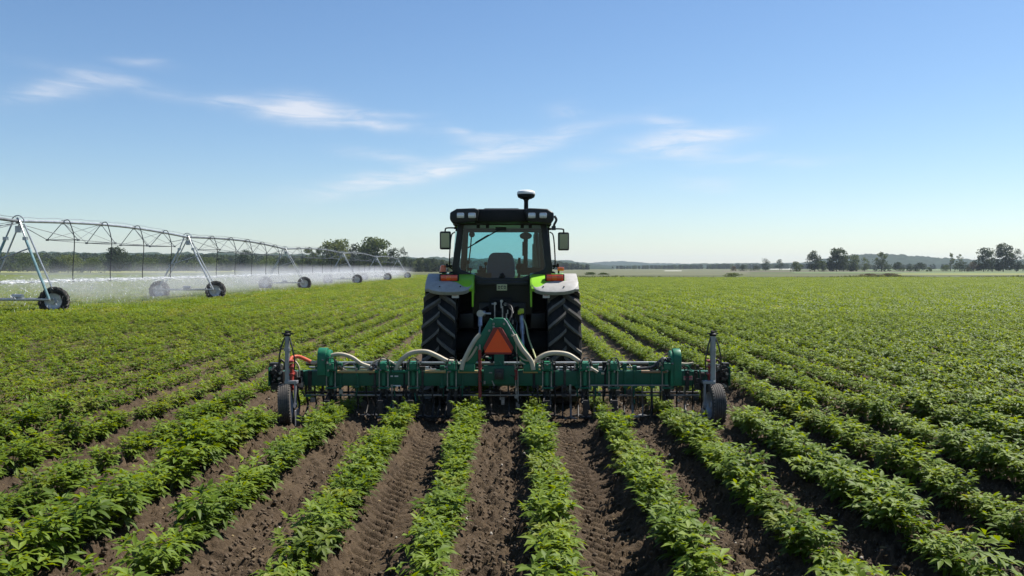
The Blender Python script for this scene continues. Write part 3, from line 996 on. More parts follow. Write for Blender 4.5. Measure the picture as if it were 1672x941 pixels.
for px, top, Y, wp, lf, lb in ((1300, 427, 430, 20, 'mid', 'round pale bush left of the three big trees'), (1342, 426, 430, 16, 'mid', 'bush at the foot of the first big tree'), (1440, 424, 435, 34, 'dark', 'dark bush under the thin airy-topped tree'),
        (1466, 428, 440, 17, 'dark', 'rounded bush right of the airy-topped tree'), (1485, 435, 440, 9, 'dark', 'tiny round bush alone in front of the wooded hill'), (1502, 429, 440, 20, 'dark', 'round bush in front of the middle of the wooded hill'),
        (1517, 436.5, 440, 9, 'mid', 'tiny bush beside the round bush'), (1545, 433, 440, 18, 'mid', 'low bush under the first thin airy tree'), (1571, 428, 430, 30, 'dark', 'broad dark bush left of the tall clump'),
        (1590, 428, 432, 22, 'brown', 'reddish brown bush against the tall clump'), (1197, 434.5, 470, 12, 'brown', 'small brown bush at the left end of the dark hedge'), (1214, 433, 480, 18, 'dark', 'dark hedge bush far right of the tractor, left half'),
        (1234, 434.5, 480, 18, 'dark', 'dark hedge bush far right of the tractor, right half'), (1198, 446, 190, 30, 'pale', 'weedy bush on the field edge below the hedge'), (964, 444.9, 240, 22, 'mid', 'low dark bush in the tan meadow just right of the tractor'),
        (985, 445.6, 240, 16, 'mid', 'smaller low bush in the tan meadow right of the tractor'), (1450, 446.5, 195, 34, 'brown', 'brown weedy bush at the field edge on the right'), (1422, 447.2, 190, 40, 'brown', 'low brown weeds clump at the field edge on the right')):
    tree('bush', px, top, Y, wp, lb, 'bush', 'bush', lf, .0, 700 if Y > 300 else 500, 'bushes beyond the field on the right')

# far woods that read as one mass
woods = bpy.data.collections.new('woods_variants')
for i in range(5):
    v, f, tt, lobes = crown_arrays(900 + i, 11, 7.5, .03, 420, 'round' if i % 2 else 'tall', .75)
    o = bpy.data.objects.new('w%02d' % i, np_mesh('wood_tree', v, f, [TL['dark'] if i < 4 else TL['mid']], tint=tt))
    woods.objects.link(o)
wp = []
def woods_line(px0, px1, Y0, Y1, top_fn, n):
    for i in range(n):
        Y = Y0 + (Y1 - Y0) * rr.random()
        px = rr.uniform(px0, px1)
        h = (CAMZ - (top_fn(px) - HY) / F * Y) * rr.uniform(.82, 1.04)
        wp.append((GX(px, Y), Y, -.2, rr.uniform(0, 6.28), h / 11, rr.randrange(5)))
woods_line(-260, 735, 640, 760, lambda p: np.interp(p, [-260, 0, 100, 300, 420, 520, 640, 735], [408, 412, 413.5, 414.5, 416, 418, 420.5, 423]), 900)
woods_line(-260, 480, 470, 520, lambda p: 423 + 4 * math.sin(p * .05), 260)
woods_line(480, 735, 380, 460, lambda p: 423 + 3 * math.sin(p * .07), 130)
woods_line(735, 960, 760, 900, lambda p: np.interp(p, [735, 900, 960], [423, 425, 431]), 130)
woods_line(1000, 1420, 1150, 1300, lambda p: np.interp(p, [1000, 1120, 1180, 1420], [434, 432, 430.5, 430]), 260)
woods_line(1400, 1800, 900, 1000, lambda p: np.interp(p, [1400, 1480, 1600, 1800], [432, 430, 431, 426]), 140)
pa = np.array(wp)
me = bpy.data.meshes.new('far_woods')
me.vertices.add(len(pa)); me.vertices.foreach_set('co', pa[:, :3].astype(np.float32).ravel())
for nm, tp, col in (('rot', 'FLOAT', 3), ('sc', 'FLOAT', 4), ('var', 'INT', 5)):
    a = me.attributes.new(nm, tp, 'POINT')
    a.data.foreach_set('value', np.ascontiguousarray(pa[:, col], dtype=np.int32 if tp == 'INT' else np.float32))
fo = link('far_woods', me)
tag(fo, 'far dark woods along the horizon', None, None, 'stuff')
instancer(fo, woods, 'woods_instancer')

# weeds on the field margin
def weeds():
    n = 9000
    x = rng.uniform(-20, 150, n); y = rng.normal(164, 2.2, n)
    y = np.where(x < -14, y + 52, y)
    a = rng.uniform(0, 6.28, n)
    d = np.stack([np.cos(a) * .3, np.sin(a) * .3, np.full(n, .95)], 1)
    patch_ = fbm(x * .12, y * .12, 3, 61)
    L = (.25 + .75 * patch_ ** 2) * rng.uniform(.5, 1.3, n)
    v, f = make_leaves(np.stack([x, y, np.zeros(n)], 1), d, L, L * .16, rng.uniform(.1, .5, n), rng.uniform(-1, 1, n), 2)
    me = np_mesh('field_margin_weeds', v, f, [TL['pale'], TL['brown']], tint=np.repeat(rng.random(n), 9), mi=(np.tile((patch_ < .5).astype(int), 4)))
    o = link('field_margin_weeds', me)
    tag(o, 'rough weeds and dry grass along the far field margin', None, None, 'stuff')
weeds()
# ------------------------------------------------------------------ irrigation machine
GALV = mat('galvanised_steel', (.42, .44, .45), .42, .75, var=.22, scale=6, dust=.25, dustcol=(.25, .22, .18))
GALVD = mat('weathered_pipe', (.20, .215, .22), .5, .6, var=.3, scale=3, dust=.3, dustcol=(.12, .09, .07))
TEAL = mat('teal_galvanised_leg', (.20, .34, .36), .5, .35, var=.25, scale=4, dust=.2)
RUB = mat('rubber', (.012, .012, .0125), .8, 0, spec=.22, var=.35, scale=12, dust=.4, dustcol=(.07, .06, .05))
RUBD = mat('dusty_lit_rubber_lug', (.125, .112, .094), .8, 0, spec=.25, var=.4, scale=14, dust=.8, dustcol=(.15, .125, .10))  # dust, plus the light that lugs catch painted in as a paler rubber
RIMG = mat('pale_rim', (.50, .52, .55), .45, .3, var=.15, scale=8, dust=.4)
HOSE = mat('black_hose', (.02, .022, .024), .5, 0, var=.2, scale=20)
WHITEP = mat('white_plastic', (.75, .76, .76), .4, 0, var=.08, scale=10, dust=.2)

def lugged_tyre(mb, c, Rr, W, rim, nl, lug_h, axis_mi=(0, 1), up=True, nseg=48, lw=None):
    """ag tyre about an axle along X: carcass with rounded shoulders, chevron lugs on the tread"""
    hw = W / 2
    Rc = Rr - lug_h
    mb.mi = axis_mi[0]
    prof = [(-hw * .62, rim), (-hw * .86, rim + (Rc - rim) * .22), (-hw * 1.0, rim + (Rc - rim) * .58), (-hw * .96, rim + (Rc - rim) * .82), (-hw * .80, Rc - .02 * Rr), (-hw * .4, Rc - .002 * Rr), (0, Rc),
            (hw * .4, Rc - .002 * Rr), (hw * .80, Rc - .02 * Rr), (hw * .96, rim + (Rc - rim) * .82), (hw * 1.0, rim + (Rc - rim) * .58), (hw * .86, rim + (Rc - rim) * .22), (hw * .62, rim)]
    mb.lathe(prof, c, 'x', nseg)
    mb.mi = axis_mi[1]
    c = Vector(c)
    lw = lw or .06 * Rr / .92
    for sgn in (-1, 1):
        for i in range(nl):
            th0 = 2 * math.pi * (i + (0.5 if sgn > 0 else 0)) / nl
            path = []
            for s in (0, .25, .5, .75, 1.0):
                x = sgn * hw * (-.06 + 1.03 * s)
                dth = -(.30 if up else -.30) * (s ** .85) * (18 / nl)
                rb = Rc - .004 if s < .7 else (Rc - .025 * Rr if s < .9 else Rc - .10 * Rr)
                rt = Rr if s < .8 else (Rr - .008 * Rr if s < .9 else Rr - .035 * Rr)
                path.append((x, th0 + dth, rb, rt))
            vs, fs = [], []
            for x, th, rb, rt in path:
                for (rad, hwid) in ((rb, lw * .70), (rt, lw * .44)):
                    for q in (-1, 1):
                        t2 = th + q * hwid / Rr
                        # rear face of the wheel (towards -Y): angle measured from -Y upwards
                        vs.append(c + Vector((x, -rad * math.cos(t2), rad * math.sin(t2))))
            for k in range(4):
                a, b = k * 4, k * 4 + 4
                fs += [(a, a + 2, b + 2, b), (a + 1, b + 1, b + 3, a + 3), (a + 2, a + 3, b + 3, b + 2)]
            fs += [(0, 1, 3, 2), (16, 18, 19, 17)]
            mb._fin(vs, fs)

def rot_z(mb, c, ang):
    M_ = Matrix.Translation(Vector(c)) @ Matrix.Rotation(ang, 4, 'Z') @ Matrix.Translation(-Vector(c))
    for v in mb.bm.verts: v.co = M_ @ v.co

TOW = [(-21.15, 36.6, 4.02), (-20.15, 53.0, 3.92), (-20.5, 77.0, 3.70), (-20.4, 102.5, 3.75), (-20.5, 128.0, 3.6), (-20.6, 153.0, 3.5)]
WX = [(1.50, 1.55), (1.72, 1.75), (1.75, 1.75), (1.75, 1.75), (1.75, 1.75), (1.75, 1.75)]
pv = thing('irrigation_machine', (-20.6, 90, 0), 'long galvanised centre-pivot irrigation machine on wheeled towers spraying the left field', 'irrigation machine')
WR = .62
def pivot_wheel(c, ang):
    mb = MB(); lugged_tyre(mb, c, WR, .30, .34, 16, .035, nseg=36); rot_z(mb, c, ang)
    rimb = MB()
    rimb.lathe([(-.12, .345), (-.10, .33), (-.05, .30), (-.02, .20), (-.02, .10), (-.07, .09), (-.07, 0.001)], c, 'x', 28)
    rimb.lathe([(.12, .345), (.10, .33), (.05, .30), (.02, .20), (.02, .10), (.07, .09), (.07, 0.001)], c, 'x', 28)
    for k in range(8):
        a = k * math.pi / 4
        rimb.lathe([(-.03, .012), (-.045, .012), (-.045, 0.001)], Vector(c) + Vector((0, .14 * math.cos(a), .14 * math.sin(a))), 'x', 6)
    rot_z(rimb, c, ang)
    w_ = rimb.build('wheel', RIMG, pv, smooth=35)
    mb.build('tyre', [RUB, RUBD], w_)
pipe_pts_all = []
allT = [(-21.4, 13.0, 3.95)] + TOW
drops = []
for i in range(len(allT) - 1):
    A, B = Vector(allT[i]), Vector(allT[i + 1])
    L = (B - A).length
    nseg = max(5, int(round(L / 4.1)))
    crown = .24
    def pp(t, A=A, B=B): return A.lerp(B, t) + Vector((0, 0, crown * math.sin(math.pi * t) ** 1.0))
    mb = MB()
    mb.tube([pp(k / 24) for k in range(25)], .072, 10)
    for k in range(nseg + 1):
        p = pp(k / nseg); d = (pp(min(1, k / nseg + .01)) - pp(max(0, k / nseg - .01))).normalized()
        mb.tube([p - d * .03, p + d * .03], .105, 10)
    # thin control cable above the pipe
    mb.tube([pp(k / 24) + Vector((0, 0, .16 + .02 * math.sin(k * 2.1))) for k in range(25)], .012, 5)
    mb.build('span_pipe', GALVD if i != 1 else GALV, pv)
    tr = MB()
    nodes = []
    for k in range(1, nseg):
        p = pp(k / nseg)
        sag = .62 + .34 * math.sin(math.pi * k / nseg)
        lo = [p + Vector((s * .72, 0, -sag)) for s in (-1, 1)]
        nodes.append((p, lo))
    endA, endB = pp(0) + Vector((0, 0, -.10)), pp(1) + Vector((0, 0, -.10))
    for s in (0, 1):
        chain = [endA] + [n[1][s] for n in nodes] + [endB]
        for a, b in zip(chain, chain[1:]): tr.tube([a, b], .016 if i < 3 else .011, 6)
        for k, (p, lo) in enumerate(nodes):
            tr.tube([p, lo[s]], .018, 6)
            q = pp((k + 2) / nseg) if k % 2 == 0 else pp(k / nseg)
            tr.tube([lo[s], q], .010 if i < 3 else .006, 5)
    for p, lo in nodes:
        tr.tube(lo, .024, 6)
        for s in (0, 1): tr.box(lo[s], (.09, .12, .09))
    tr.build('truss', GALVD, pv)
    for k in range(1, nseg):
        if i == 0 and k < nseg - 1: continue
        p = pp(k / nseg)
        drops.append((p, nodes[k - 1][1][1]))
for i, (A, (w0, w1)) in enumerate(zip(TOW, WX)):
    A = Vector(A)
    leg = MB()
    zb = WR + .12
    beamz = WR + .06
    wl, wr = Vector((A.x - w0, A.y, WR - .02)), Vector((A.x + w1, A.y, WR - .02))
    yo = -.34     # frame sits beside the wheels
    leg.mi = 1 if i == 0 else 0
    for wv_, s in ((wl, -1), (wr, 1)):
        kn = A + Vector((s * .42, yo * .5, -.75))
        foot = Vector((wv_.x - s * .05, A.y + .32, beamz))
        leg.mi = 0
        leg.tube([A + Vector((0, 0, .12)), A + Vector((s * .16, yo * .3, -.05)), kn], .035, 8)
        leg.mi = 1 if (i == 0) else 0
        leg.tube([kn, Vector((wv_.x - s * .04, A.y - .30, beamz))], .055 if i < 2 else .03, 8)
        leg.mi = 0
        leg.tube([A + Vector((s * .1, .3, -.1)), foot], .035, 8)
        leg.box(kn, (.16, .16, .14))
        # gearbox at each wheel
        leg.lathe([(-.1, .001), (-.1, .13), (.1, .13), (.1, .001)], wv_ + Vector((-s * .05, 0, 0)), 'y', 12)
    leg.mi = 0
    # hoop over the pipe
    leg.tube([A + Vector((.28 * math.cos(a), 0, -.06 + .30 * math.sin(a))) for a in np.linspace(0, math.pi, 12)], .024, 6)
    for yy in (-.30, .32):
        leg.tube([Vector((wl.x, A.y + yy, beamz)), Vector((wr.x, A.y + yy, beamz))], .055, 8)
    leg.tube([A + Vector((-w0 * .62, yo * .8, -1.75)), A + Vector((w1 * .42, yo * .6, -1.15))], .03, 6)
    leg.box(A + Vector((.10, -.1, -.35)), (.22, .18, .28))
    # drive motor in the middle of the base beam
    leg.lathe([(-.22, .001), (-.22, .11), (.22, .11), (.22, .001)], Vector((A.x, A.y, beamz + .12)), 'x', 12)
    leg.build('tower', [GALV, TEAL], pv)
    for c, s in ((wl, -1), (wr, 1)):
        pivot_wheel(c, R(90) + R(12) * (1 if i == 0 else .3))
NZ = 1.43
for p, lo in drops:
    mb = MB()
    mb.tube(spline([p + Vector((.0, 0, .06)), p + Vector((.26, 0, .10)), p + Vector((.38, 0, -.15)), lo + Vector((-.18, 0, 0)), Vector((lo.x - .25, lo.y, NZ + .5)), Vector((lo.x - .25, lo.y, NZ + .06))], 6), .022, 6)
    h_ = mb.build('drop_hose', HOSE, pv)
    nb = MB()
    c = Vector((lo.x - .25, lo.y, NZ))
    nb.lathe([(.10, .001), (.10, .03), (.02, .035), (.0, .05), (-.04, .02), (-.05, .075), (-.065, .075), (-.07, .001)], c, 'z', 10)
    nb.build('nozzle', WHITEP if False else HOSE, h_)
# manifold line along the nozzles
mb = MB()
mp_ = [Vector((lo.x - .25, lo.y, NZ + .02)) for p, lo in drops]
mp_ = [Vector((-20.9, 30.0, NZ + .0))] + mp_
line = []
for a, b in zip(mp_, mp_[1:]):
    for t in (0, .25, .5, .75): line.append(a.lerp(b, t) + Vector((0, 0, -.05 * math.sin(math.pi * t))))
line.append(mp_[-1])
mb.tube(line, .030, 6)
mb.build('spray_line', WHITEP, pv)

# ---- water
def water_mat(name, alpha):
    m, nt, out = nt_new(name)
    b = N(nt, 'ShaderNodeBsdfPrincipled', inp={'Base Color': (.93, .95, .97, 1), 'Roughness': .35, 'Alpha': alpha})
    no = N(nt, 'ShaderNodeTexNoise', inp={'Scale': 2.0}); tc = N(nt, 'ShaderNodeTexCoord')
    nt.links.new(tc.outputs['Object'], no.inputs['Vector'])
    mr = N(nt, 'ShaderNodeMapRange', inp={'To Min': alpha * .6, 'To Max': min(1, alpha * 1.25)})
    nt.links.new(no.outputs['Fac'], mr.inputs['Value']); nt.links.new(mr.outputs['Result'], b.inputs['Alpha'])
    t = N(nt, 'ShaderNodeBsdfTranslucent', inp={'Color': (.93, .95, .97, 1)})
    mx = N(nt, 'ShaderNodeMixShader', inp={'Fac': .35})
    nt.links.new(b.outputs['BSDF'], mx.inputs[1])
    nt.links.new(t.outputs['BSDF'], mx.inputs[2])
    tr = N(nt, 'ShaderNodeBsdfTransparent')
    m2 = N(nt, 'ShaderNodeMixShader')
    nt.links.new(mr.outputs['Result'], m2.inputs['Fac'])
    nt.links.new(tr.outputs['BSDF'], m2.inputs[1]); nt.links.new(mx.outputs['Shader'], m2.inputs[2])
    b.inputs['Alpha'].default_value = 1.0
    for l in list(nt.links):
        if l.to_socket == b.inputs['Alpha']: nt.links.remove(l)
    nt.links.new(m2.outputs['Shader'], out.inputs['Surface'])
    return m
def water():
    noz = []
    for a, b in zip(mp_, mp_[1:]):
        n = max(1, int(round((b - a).length / 2.05)))
        for k in range(n): noz.append(a.lerp(b, k / n))
    B, D, L = [], [], []
    r = np.random.default_rng(3)
    for c in noz:
        s = 1.0 if c.y > 37 else .7
        m = 210
        a = r.uniform(0, 2 * math.pi, m)
        vel = r.uniform(.3, 2.3, m) ** 1.0 * s
        t0 = r.uniform(0, 1, m)
        rad = vel * t0
        z = c.z - .02 + .16 * rad * np.exp(-rad) * r.uniform(-.6, 1.6, m) - .045 * rad ** 2 * r.uniform(.2, 1, m)
        bal = r.random(m) < .2
        th = r.uniform(.05, .5, m); v0 = r.uniform(2.0, 5.2, m); tt = r.uniform(0, .6, m)
        rad = np.where(bal, v0 * np.cos(th) * tt, rad)
        z = np.where(bal, c.z + v0 * np.sin(th) * tt - 4.9 * tt * tt, z)
        B.append(np.stack([c.x + rad * np.cos(a), c.y + rad * np.sin(a), z], 1))
        dz = np.where(bal, np.tan(th) - 9.8 * tt / (v0 * np.cos(th)), r.uniform(-.18, .22, m))
        dz = np.clip(dz, -2.5, 1)
        d = np.stack([np.cos(a), np.sin(a), dz], 1)
        keep = z > .35
        B[-1] = B[-1][keep]; d = d[keep]
        D.append(d / np.linalg.norm(d, axis=1, keepdims=True)); L.append((r.uniform(.12, .5, m) * np.where(bal, .55, 1))[keep])
    B, D, L = np.concatenate(B), np.concatenate(D), np.concatenate(L)
    n = len(B)
    W = r.uniform(.006, .017, n)
    q = np.cross(D, r.normal(size=(n, 3))); q /= np.linalg.norm(q, axis=1, keepdims=True)
    q2 = np.cross(D, q)
    tip = B + D * L[:, None]; mid = B + D * (L * .35)[:, None]
    v = np.stack([B, mid + q * W[:, None], mid + (-.5 * q + .87 * q2) * W[:, None], mid + (-.5 * q - .87 * q2) * W[:, None], tip], 1)
    i0 = np.arange(n)[:, None] * 5
    f = np.concatenate([i0 + np.array(t)[None] for t in ((0, 2, 1), (0, 3, 2), (0, 1, 3), (4, 1, 2), (4, 2, 3), (4, 3, 1))])
    o = link('water_spray', np_mesh('water_spray', v.reshape(-1, 3), f, [water_mat('spray_water', .8)]))
    tag(o, 'white jets of water shooting level from the nozzles of the irrigation machine', None, None, 'stuff')
    # fine falling drops below the jets
    n = 15000
    y = 36 + 122 * r.random(n) ** 1.1
    x = -20.6 + r.normal(0, 1.6, n)
    z = NZ - 1.3 * r.random(n) ** 1.3
    s = r.uniform(.004, .010, n) * (1 + y / 90)
    ln = r.uniform(.05, .2, n)
    d = np.stack([r.normal(0, .35, n), r.normal(0, .35, n), -np.ones(n)], 1)
    base = np.stack([x, y, z], 1)
    v = np.stack([base + np.stack([s, 0 * s, 0 * s], 1), base + np.stack([-s * .5, s * .87, 0 * s], 1), base + np.stack([-s * .5, -s * .87, 0 * s], 1), base + d * ln[:, None]], 1)
    i0 = np.arange(n)[:, None] * 4
    f = np.concatenate([i0 + np.array(t)[None] for t in ((0, 1, 3), (1, 2, 3), (2, 0, 3), (0, 2, 1))])
    o = link('falling_drops', np_mesh('falling_drops', v.reshape(-1, 3), f, [water_mat('drop_water', .16)]))
    tag(o, 'fine drops raining onto the crop under the irrigation machine', None, None, 'stuff')
    # mist: a low bank of fine spray, with real density
    m, nt, out = nt_new('mist')
    vp = N(nt, 'ShaderNodeVolumePrincipled', inp={'Anisotropy': 0.25})
    vp.inputs['Color'].default_value = (.97, .98, 1, 1)
    g = N(nt, 'ShaderNodeNewGeometry')
    mpn = N(nt, 'ShaderNodeMapping'); mpn.inputs['Scale'].default_value = (.38, .30, .5)
    nt.links.new(g.outputs['Position'], mpn.inputs['Vector'])
    no = N(nt, 'ShaderNodeTexNoise', inp={'Scale': 1.0, 'Detail': 3.0, 'Roughness': .6, 'Distortion': .4})
    nt.links.new(mpn.outputs['Vector'], no.inputs['Vector'])
    mr = N(nt, 'ShaderNodeMapRange', inp={'From Min': .42, 'From Max': .64, 'To Min': .0, 'To Max': 1.0})
    nt.links.new(no.outputs['Fac'], mr.inputs['Value'])
    sp = N(nt, 'ShaderNodeSeparateXYZ'); nt.links.new(g.outputs['Position'], sp.inputs['Vector'])
    def MM(op, a, b=None):
        k = N(nt, 'ShaderNodeMath', operation=op)
        for i_, q_ in enumerate((a, b)):
            if q_ is None: continue
            if isinstance(q_, (int, float)): k.inputs[i_].default_value = q_
            else: nt.links.new(q_, k.inputs[i_])
        return k.outputs['Value']
    def rng_(src, a, b, c=0.0, d=1.0):
        k = N(nt, 'ShaderNodeMapRange', interpolation_type='SMOOTHSTEP', inp={'From Min': a, 'From Max': b, 'To Min': c, 'To Max': d})
        nt.links.new(src, k.inputs['Value']); return k.outputs['Result']
    across = MM('MULTIPLY', rng_(sp.outputs['X'], -28.5, -22.5), rng_(sp.outputs['X'], -17.0, -20.2))
    along = MM('MULTIPLY', rng_(sp.outputs['Y'], 36.0, 44.0), rng_(sp.outputs['Y'], 163.0, 154.0))
    high = MM('MULTIPLY', rng_(sp.outputs['Z'], 2.5, 1.0), rng_(sp.outputs['Z'], .1, 1.1, .25, 1.0))
    d = MM('MULTIPLY', MM('MULTIPLY', across, along), MM('MULTIPLY', high, MM('ADD', MM('MULTIPLY', mr.outputs['Result'], 1.25), .10)))
    nt.links.new(MM('MULTIPLY', d, MIST), vp.inputs['Density'])
    nt.links.new(vp.outputs['Volume'], out.inputs['Volume'])
    try: m.cycles.volume_step_rate = .25
    except Exception: pass
    mb = MB(); mb.box((-22.8, 100, 1.34), (12.2, 130, 2.52))
    o = mb.build('mist', m, smooth=0)
    tag(o, 'white mist drifting low under the irrigation machine', None, None, 'stuff')
MIST = .105
water()
# ------------------------------------------------------------------ tractor
LIME = mat('lime_paint', (.28, .62, .028), .34, 0, var=.10, scale=5, dust=.22, coat=.3)
GREYP = mat('grey_fender_plastic', (.37, .36, .34), .6, 0, var=.16, scale=14, dust=.35, dustcol=(.2, .17, .13))
BLACKP = mat('black_cab_paint', (.008, .009, .011), .38, 0, spec=.35, var=.3, scale=7, dust=.12, dustcol=(.06, .055, .05))
BLACKM = mat('matt_black_plastic', (.007, .008, .009), .62, 0, spec=.28, var=.35, scale=12, dust=.3, dustcol=(.04, .035, .03))
CAST = mat('black_cast_iron', (.008, .009, .010), .7, 0, spec=.22, var=.4, scale=10, dust=.35, dustcol=(.035, .03, .024))
STEEL = mat('bright_steel', (.40, .40, .41), .38, .85, var=.3, scale=16, dust=.3)
GLASS = glass_mat('tinted_cab_glass', (.50, .78, .83))
GLASS2 = glass_mat('tinted_side_glass', (.50, .78, .83))
LENSR = mat('red_lens', (.72, .045, .012), .18, 0, var=.12, scale=40, coat=.5)
LENSO = mat('amber_lens', (.80, .13, .01), .2, 0, var=.15, scale=40, coat=.5)
LENSC = mat('clear_lamp_lens', (.62, .63, .64), .18, .3, var=.2, scale=90, coat=.4)
SEATM = mat('blue_grey_seat', (.02, .07, .13), .75, 0, var=.2, scale=20)  # blue of the reflection in the glass is put into the seat colour
GPSW = mat('white_dome', (.78, .78, .76), .35, 0, var=.06, scale=9, dust=.15)
MIRR = None
def mirror_mat():
    m, nt, out = nt_new('mirror_glass')
    b = N(nt, 'ShaderNodeBsdfPrincipled', inp={'Base Color': (.12, .165, .155, 1), 'Metallic': 1.0, 'Roughness': .04})
    tc = N(nt, 'ShaderNodeTexCoord'); no = N(nt, 'ShaderNodeTexNoise', inp={'Scale': 25.0})
    nt.links.new(tc.outputs['Object'], no.inputs['Vector'])
    mr = N(nt, 'ShaderNodeMapRange', inp={'To Min': .02, 'To Max': .09}); nt.links.new(no.outputs['Fac'], mr.inputs['Value'])
    nt.links.new(mr.outputs['Result'], b.inputs['Roughness'])
    nt.links.new(b.outputs['BSDF'], out.inputs['Surface'])
    return m
MIRR = mirror_mat()
YELS = mat('yellowed_plate', (.50, .48, .26), .5, 0, var=.2, scale=30)
STKW = mat('white_sticker', (.62, .58, .56), .5, 0, var=.1, scale=30)
STKR = mat('red_sticker', (.45, .03, .06), .5, 0, var=.1, scale=30)
YG = mat('yellow_green_cap', (.42, .48, .03), .4, 0, var=.15, scale=30)

AX, AZ = 13.05, 0.90           # rear axle
tr = thing('tractor', (TC, AX, 0), 'lime green and black cab tractor seen from behind, pulling the green cultivator', 'tractor')
def X(l): return TC + l

# rear wheels
for s in (-1, 1):
    c = (X(s * .905), AX, AZ)
    rim = MB()
    rim.lathe([(-.19, .50), (-.17, .47), (-.10, .44), (-.06 * 1, .40), (-.02, .2), (-.02, .001)], c, 'x', 36)
    rim.lathe([(.19, .50), (.17, .47), (.10, .44), (.06, .40), (.02, .2), (.02, .001)], c, 'x', 36)
    for k in range(10):
        a = k * math.pi / 5
        rim.lathe([(-.06, .001), (-.06, .022), (.06, .022), (.06, .001)], Vector(c) + Vector((0, .17 * math.cos(a), .17 * math.sin(a))), 'x', 6)
    w_ = rim.build('wheel', RIMG, tr, smooth=35)
    ty = MB(); lugged_tyre(ty, c, .925, .49, .49, 22, .062, nseg=66, lw=.052)
    ty.build('tyre', [RUB, RUBD], w_, smooth=28)
for s in (-1, 1):
    c = (X(s * .86), AX + 2.55, .62)
    rim = MB(); rim.lathe([(-.15, .35), (-.12, .32), (-.03, .26), (-.03, .001)], c, 'x', 28); rim.lathe([(.15, .35), (.12, .32), (.03, .26), (.03, .001)], c, 'x', 28)
    w_ = rim.build('wheel', RIMG, tr, smooth=35)
    ty = MB(); lugged_tyre(ty, c, .63, .36, .34, 15, .045, nseg=44); ty.build('tyre', [RUB, RUBD], w_, smooth=28)

# chassis: axle housing, transmission, front axle
mb = MB()
mb.lathe([(-.70, .001), (-.70, .17), (-.35, .19), (-.30, .26), (.30, .26), (.35, .19), (.70, .17), (.70, .001)], (X(0), AX, AZ), 'x', 20)
mb.box((X(0), AX + .9, .86), (.52, 2.4, .62)); mb.box((X(0), AX - .30, .98), (.40, .36, .62))
mb.box((X(0), AX + 2.55, .62), (1.5, .18, .2)); mb.box((X(0), AX + 2.5, .8), (.4, 1.2, .35))
mb.lathe([(-.06, .001), (-.06, .09), (.1, .09), (.1, .001)], (X(0), AX - .50, .72), 'y', 16)
mb.build('transmission', CAST, tr, bevel=.02)
mb = MB()
for s in (-1, 1):
    mb.box((X(s * .52), AX + .42, 1.18), (.34, .05, 1.30))
mb.mi = 0
mb.box((X(0), AX + .42, 1.1), (.80, .06, .9))
mb.build('shade_panel', CAST, tr)  # added black panels standing in for deep shade between wheels and cab
# hood
mb = MB()
hp = [(-.40, 1.0), (-.42, 1.55), (-.33, 1.70), (.33, 1.70), (.42, 1.55), (.40, 1.0)]
mb.prism([(X(a), b) for a, b in hp], 'y', AX + 1.75, AX + 3.55)
mb.build('hood', LIME, tr, bevel=.05)
mb = MB(); mb.box((X(0), AX + 3.57, 1.3), (.6, .05, .5)); mb.build('grille', BLACKM, tr, bevel=.02)
mb = MB(); mb.tube([(X(.57), AX + 1.95, 1.1), (X(.57), AX + 1.95, 2.62)], .055, 12); mb.tube([(X(.57), AX + 1.95, 2.6), (X(.57), AX + 1.97, 2.72), (X(.57), AX + 2.06, 2.78)], .04, 10)
mb.tube([(X(.57), AX + 1.95, 1.75), (X(.57), AX + 1.95, 2.45)], .075, 12)
mb.build('exhaust_stack', BLACKM, tr)

# cab structure
CR = 12.88          # plane of the rear window
CF = 14.62
lower = MB()
lower.prism([(X(-.72), 1.98), (X(-.74), 1.86), (X(-.47), 1.80), (X(-.44), 1.12), (X(.44), 1.12), (X(.47), 1.80), (X(.74), 1.86), (X(.72), 1.98), (X(.655), 1.975), (X(.30), 1.84), (X(-.30), 1.84), (X(-.655), 1.975)], 'y', CR + .02, CR + .12)
lower.box((X(0), 13.75, 1.24), (1.30, 1.7, .22))
lower.box((X(-.72), 13.75, 1.55), (.10, 1.6, .66)); lower.box((X(.72), 13.75, 1.55), (.10, 1.6, .66))
lower.box((X(0), CR - .02, 1.80), (.78, .06, .07))
lower.box((X(0), CR + .0, 1.36), (.7, .1, .3))
lower.build('cab_body', BLACKP, tr, bevel=.012)
fr = MB()
outer = [(-.66, 2.74), (.66, 2.74), (.755, 2.02), (.735, 1.93), (.33, 1.80), (-.33, 1.80), (-.735, 1.93), (-.755, 2.02)]
inner = [(-.575, 2.675), (.575, 2.675), (.645, 2.06), (.625, 2.01), (.285, 1.885), (-.285, 1.885), (-.625, 2.01), (-.645, 2.06)]
fr.ring([(X(a), b) for a, b in outer], [(X(a), b) for a, b in inner], 'y', CR - .03, CR + .03)
# front frame
o2 = [(-.70, 2.74), (.70, 2.74), (.78, 1.2), (-.78, 1.2)]
i2 = [(-.60, 2.64), (.60, 2.64), (.66, 1.32), (-.66, 1.32)]
fr.ring([(X(a), b) for a, b in o2], [(X(a), b) for a, b in i2], 'y', CF, CF + .07)
for s in (-1, 1):
    fr.tube([(X(s * .70), CR + .03, 2.70), (X(s * .72), CF, 2.70)], .045, 8)
    fr.tube([(X(s * .69), 13.72, 2.70), (X(s * .77), 13.78, 1.3)], .035, 8)
    fr.tube([(X(s * .765), CR + .02, 1.95), (X(s * .785), CF, 1.42)], .04, 8)
fr.build('cab_frame', BLACKP, tr, bevel=.012)
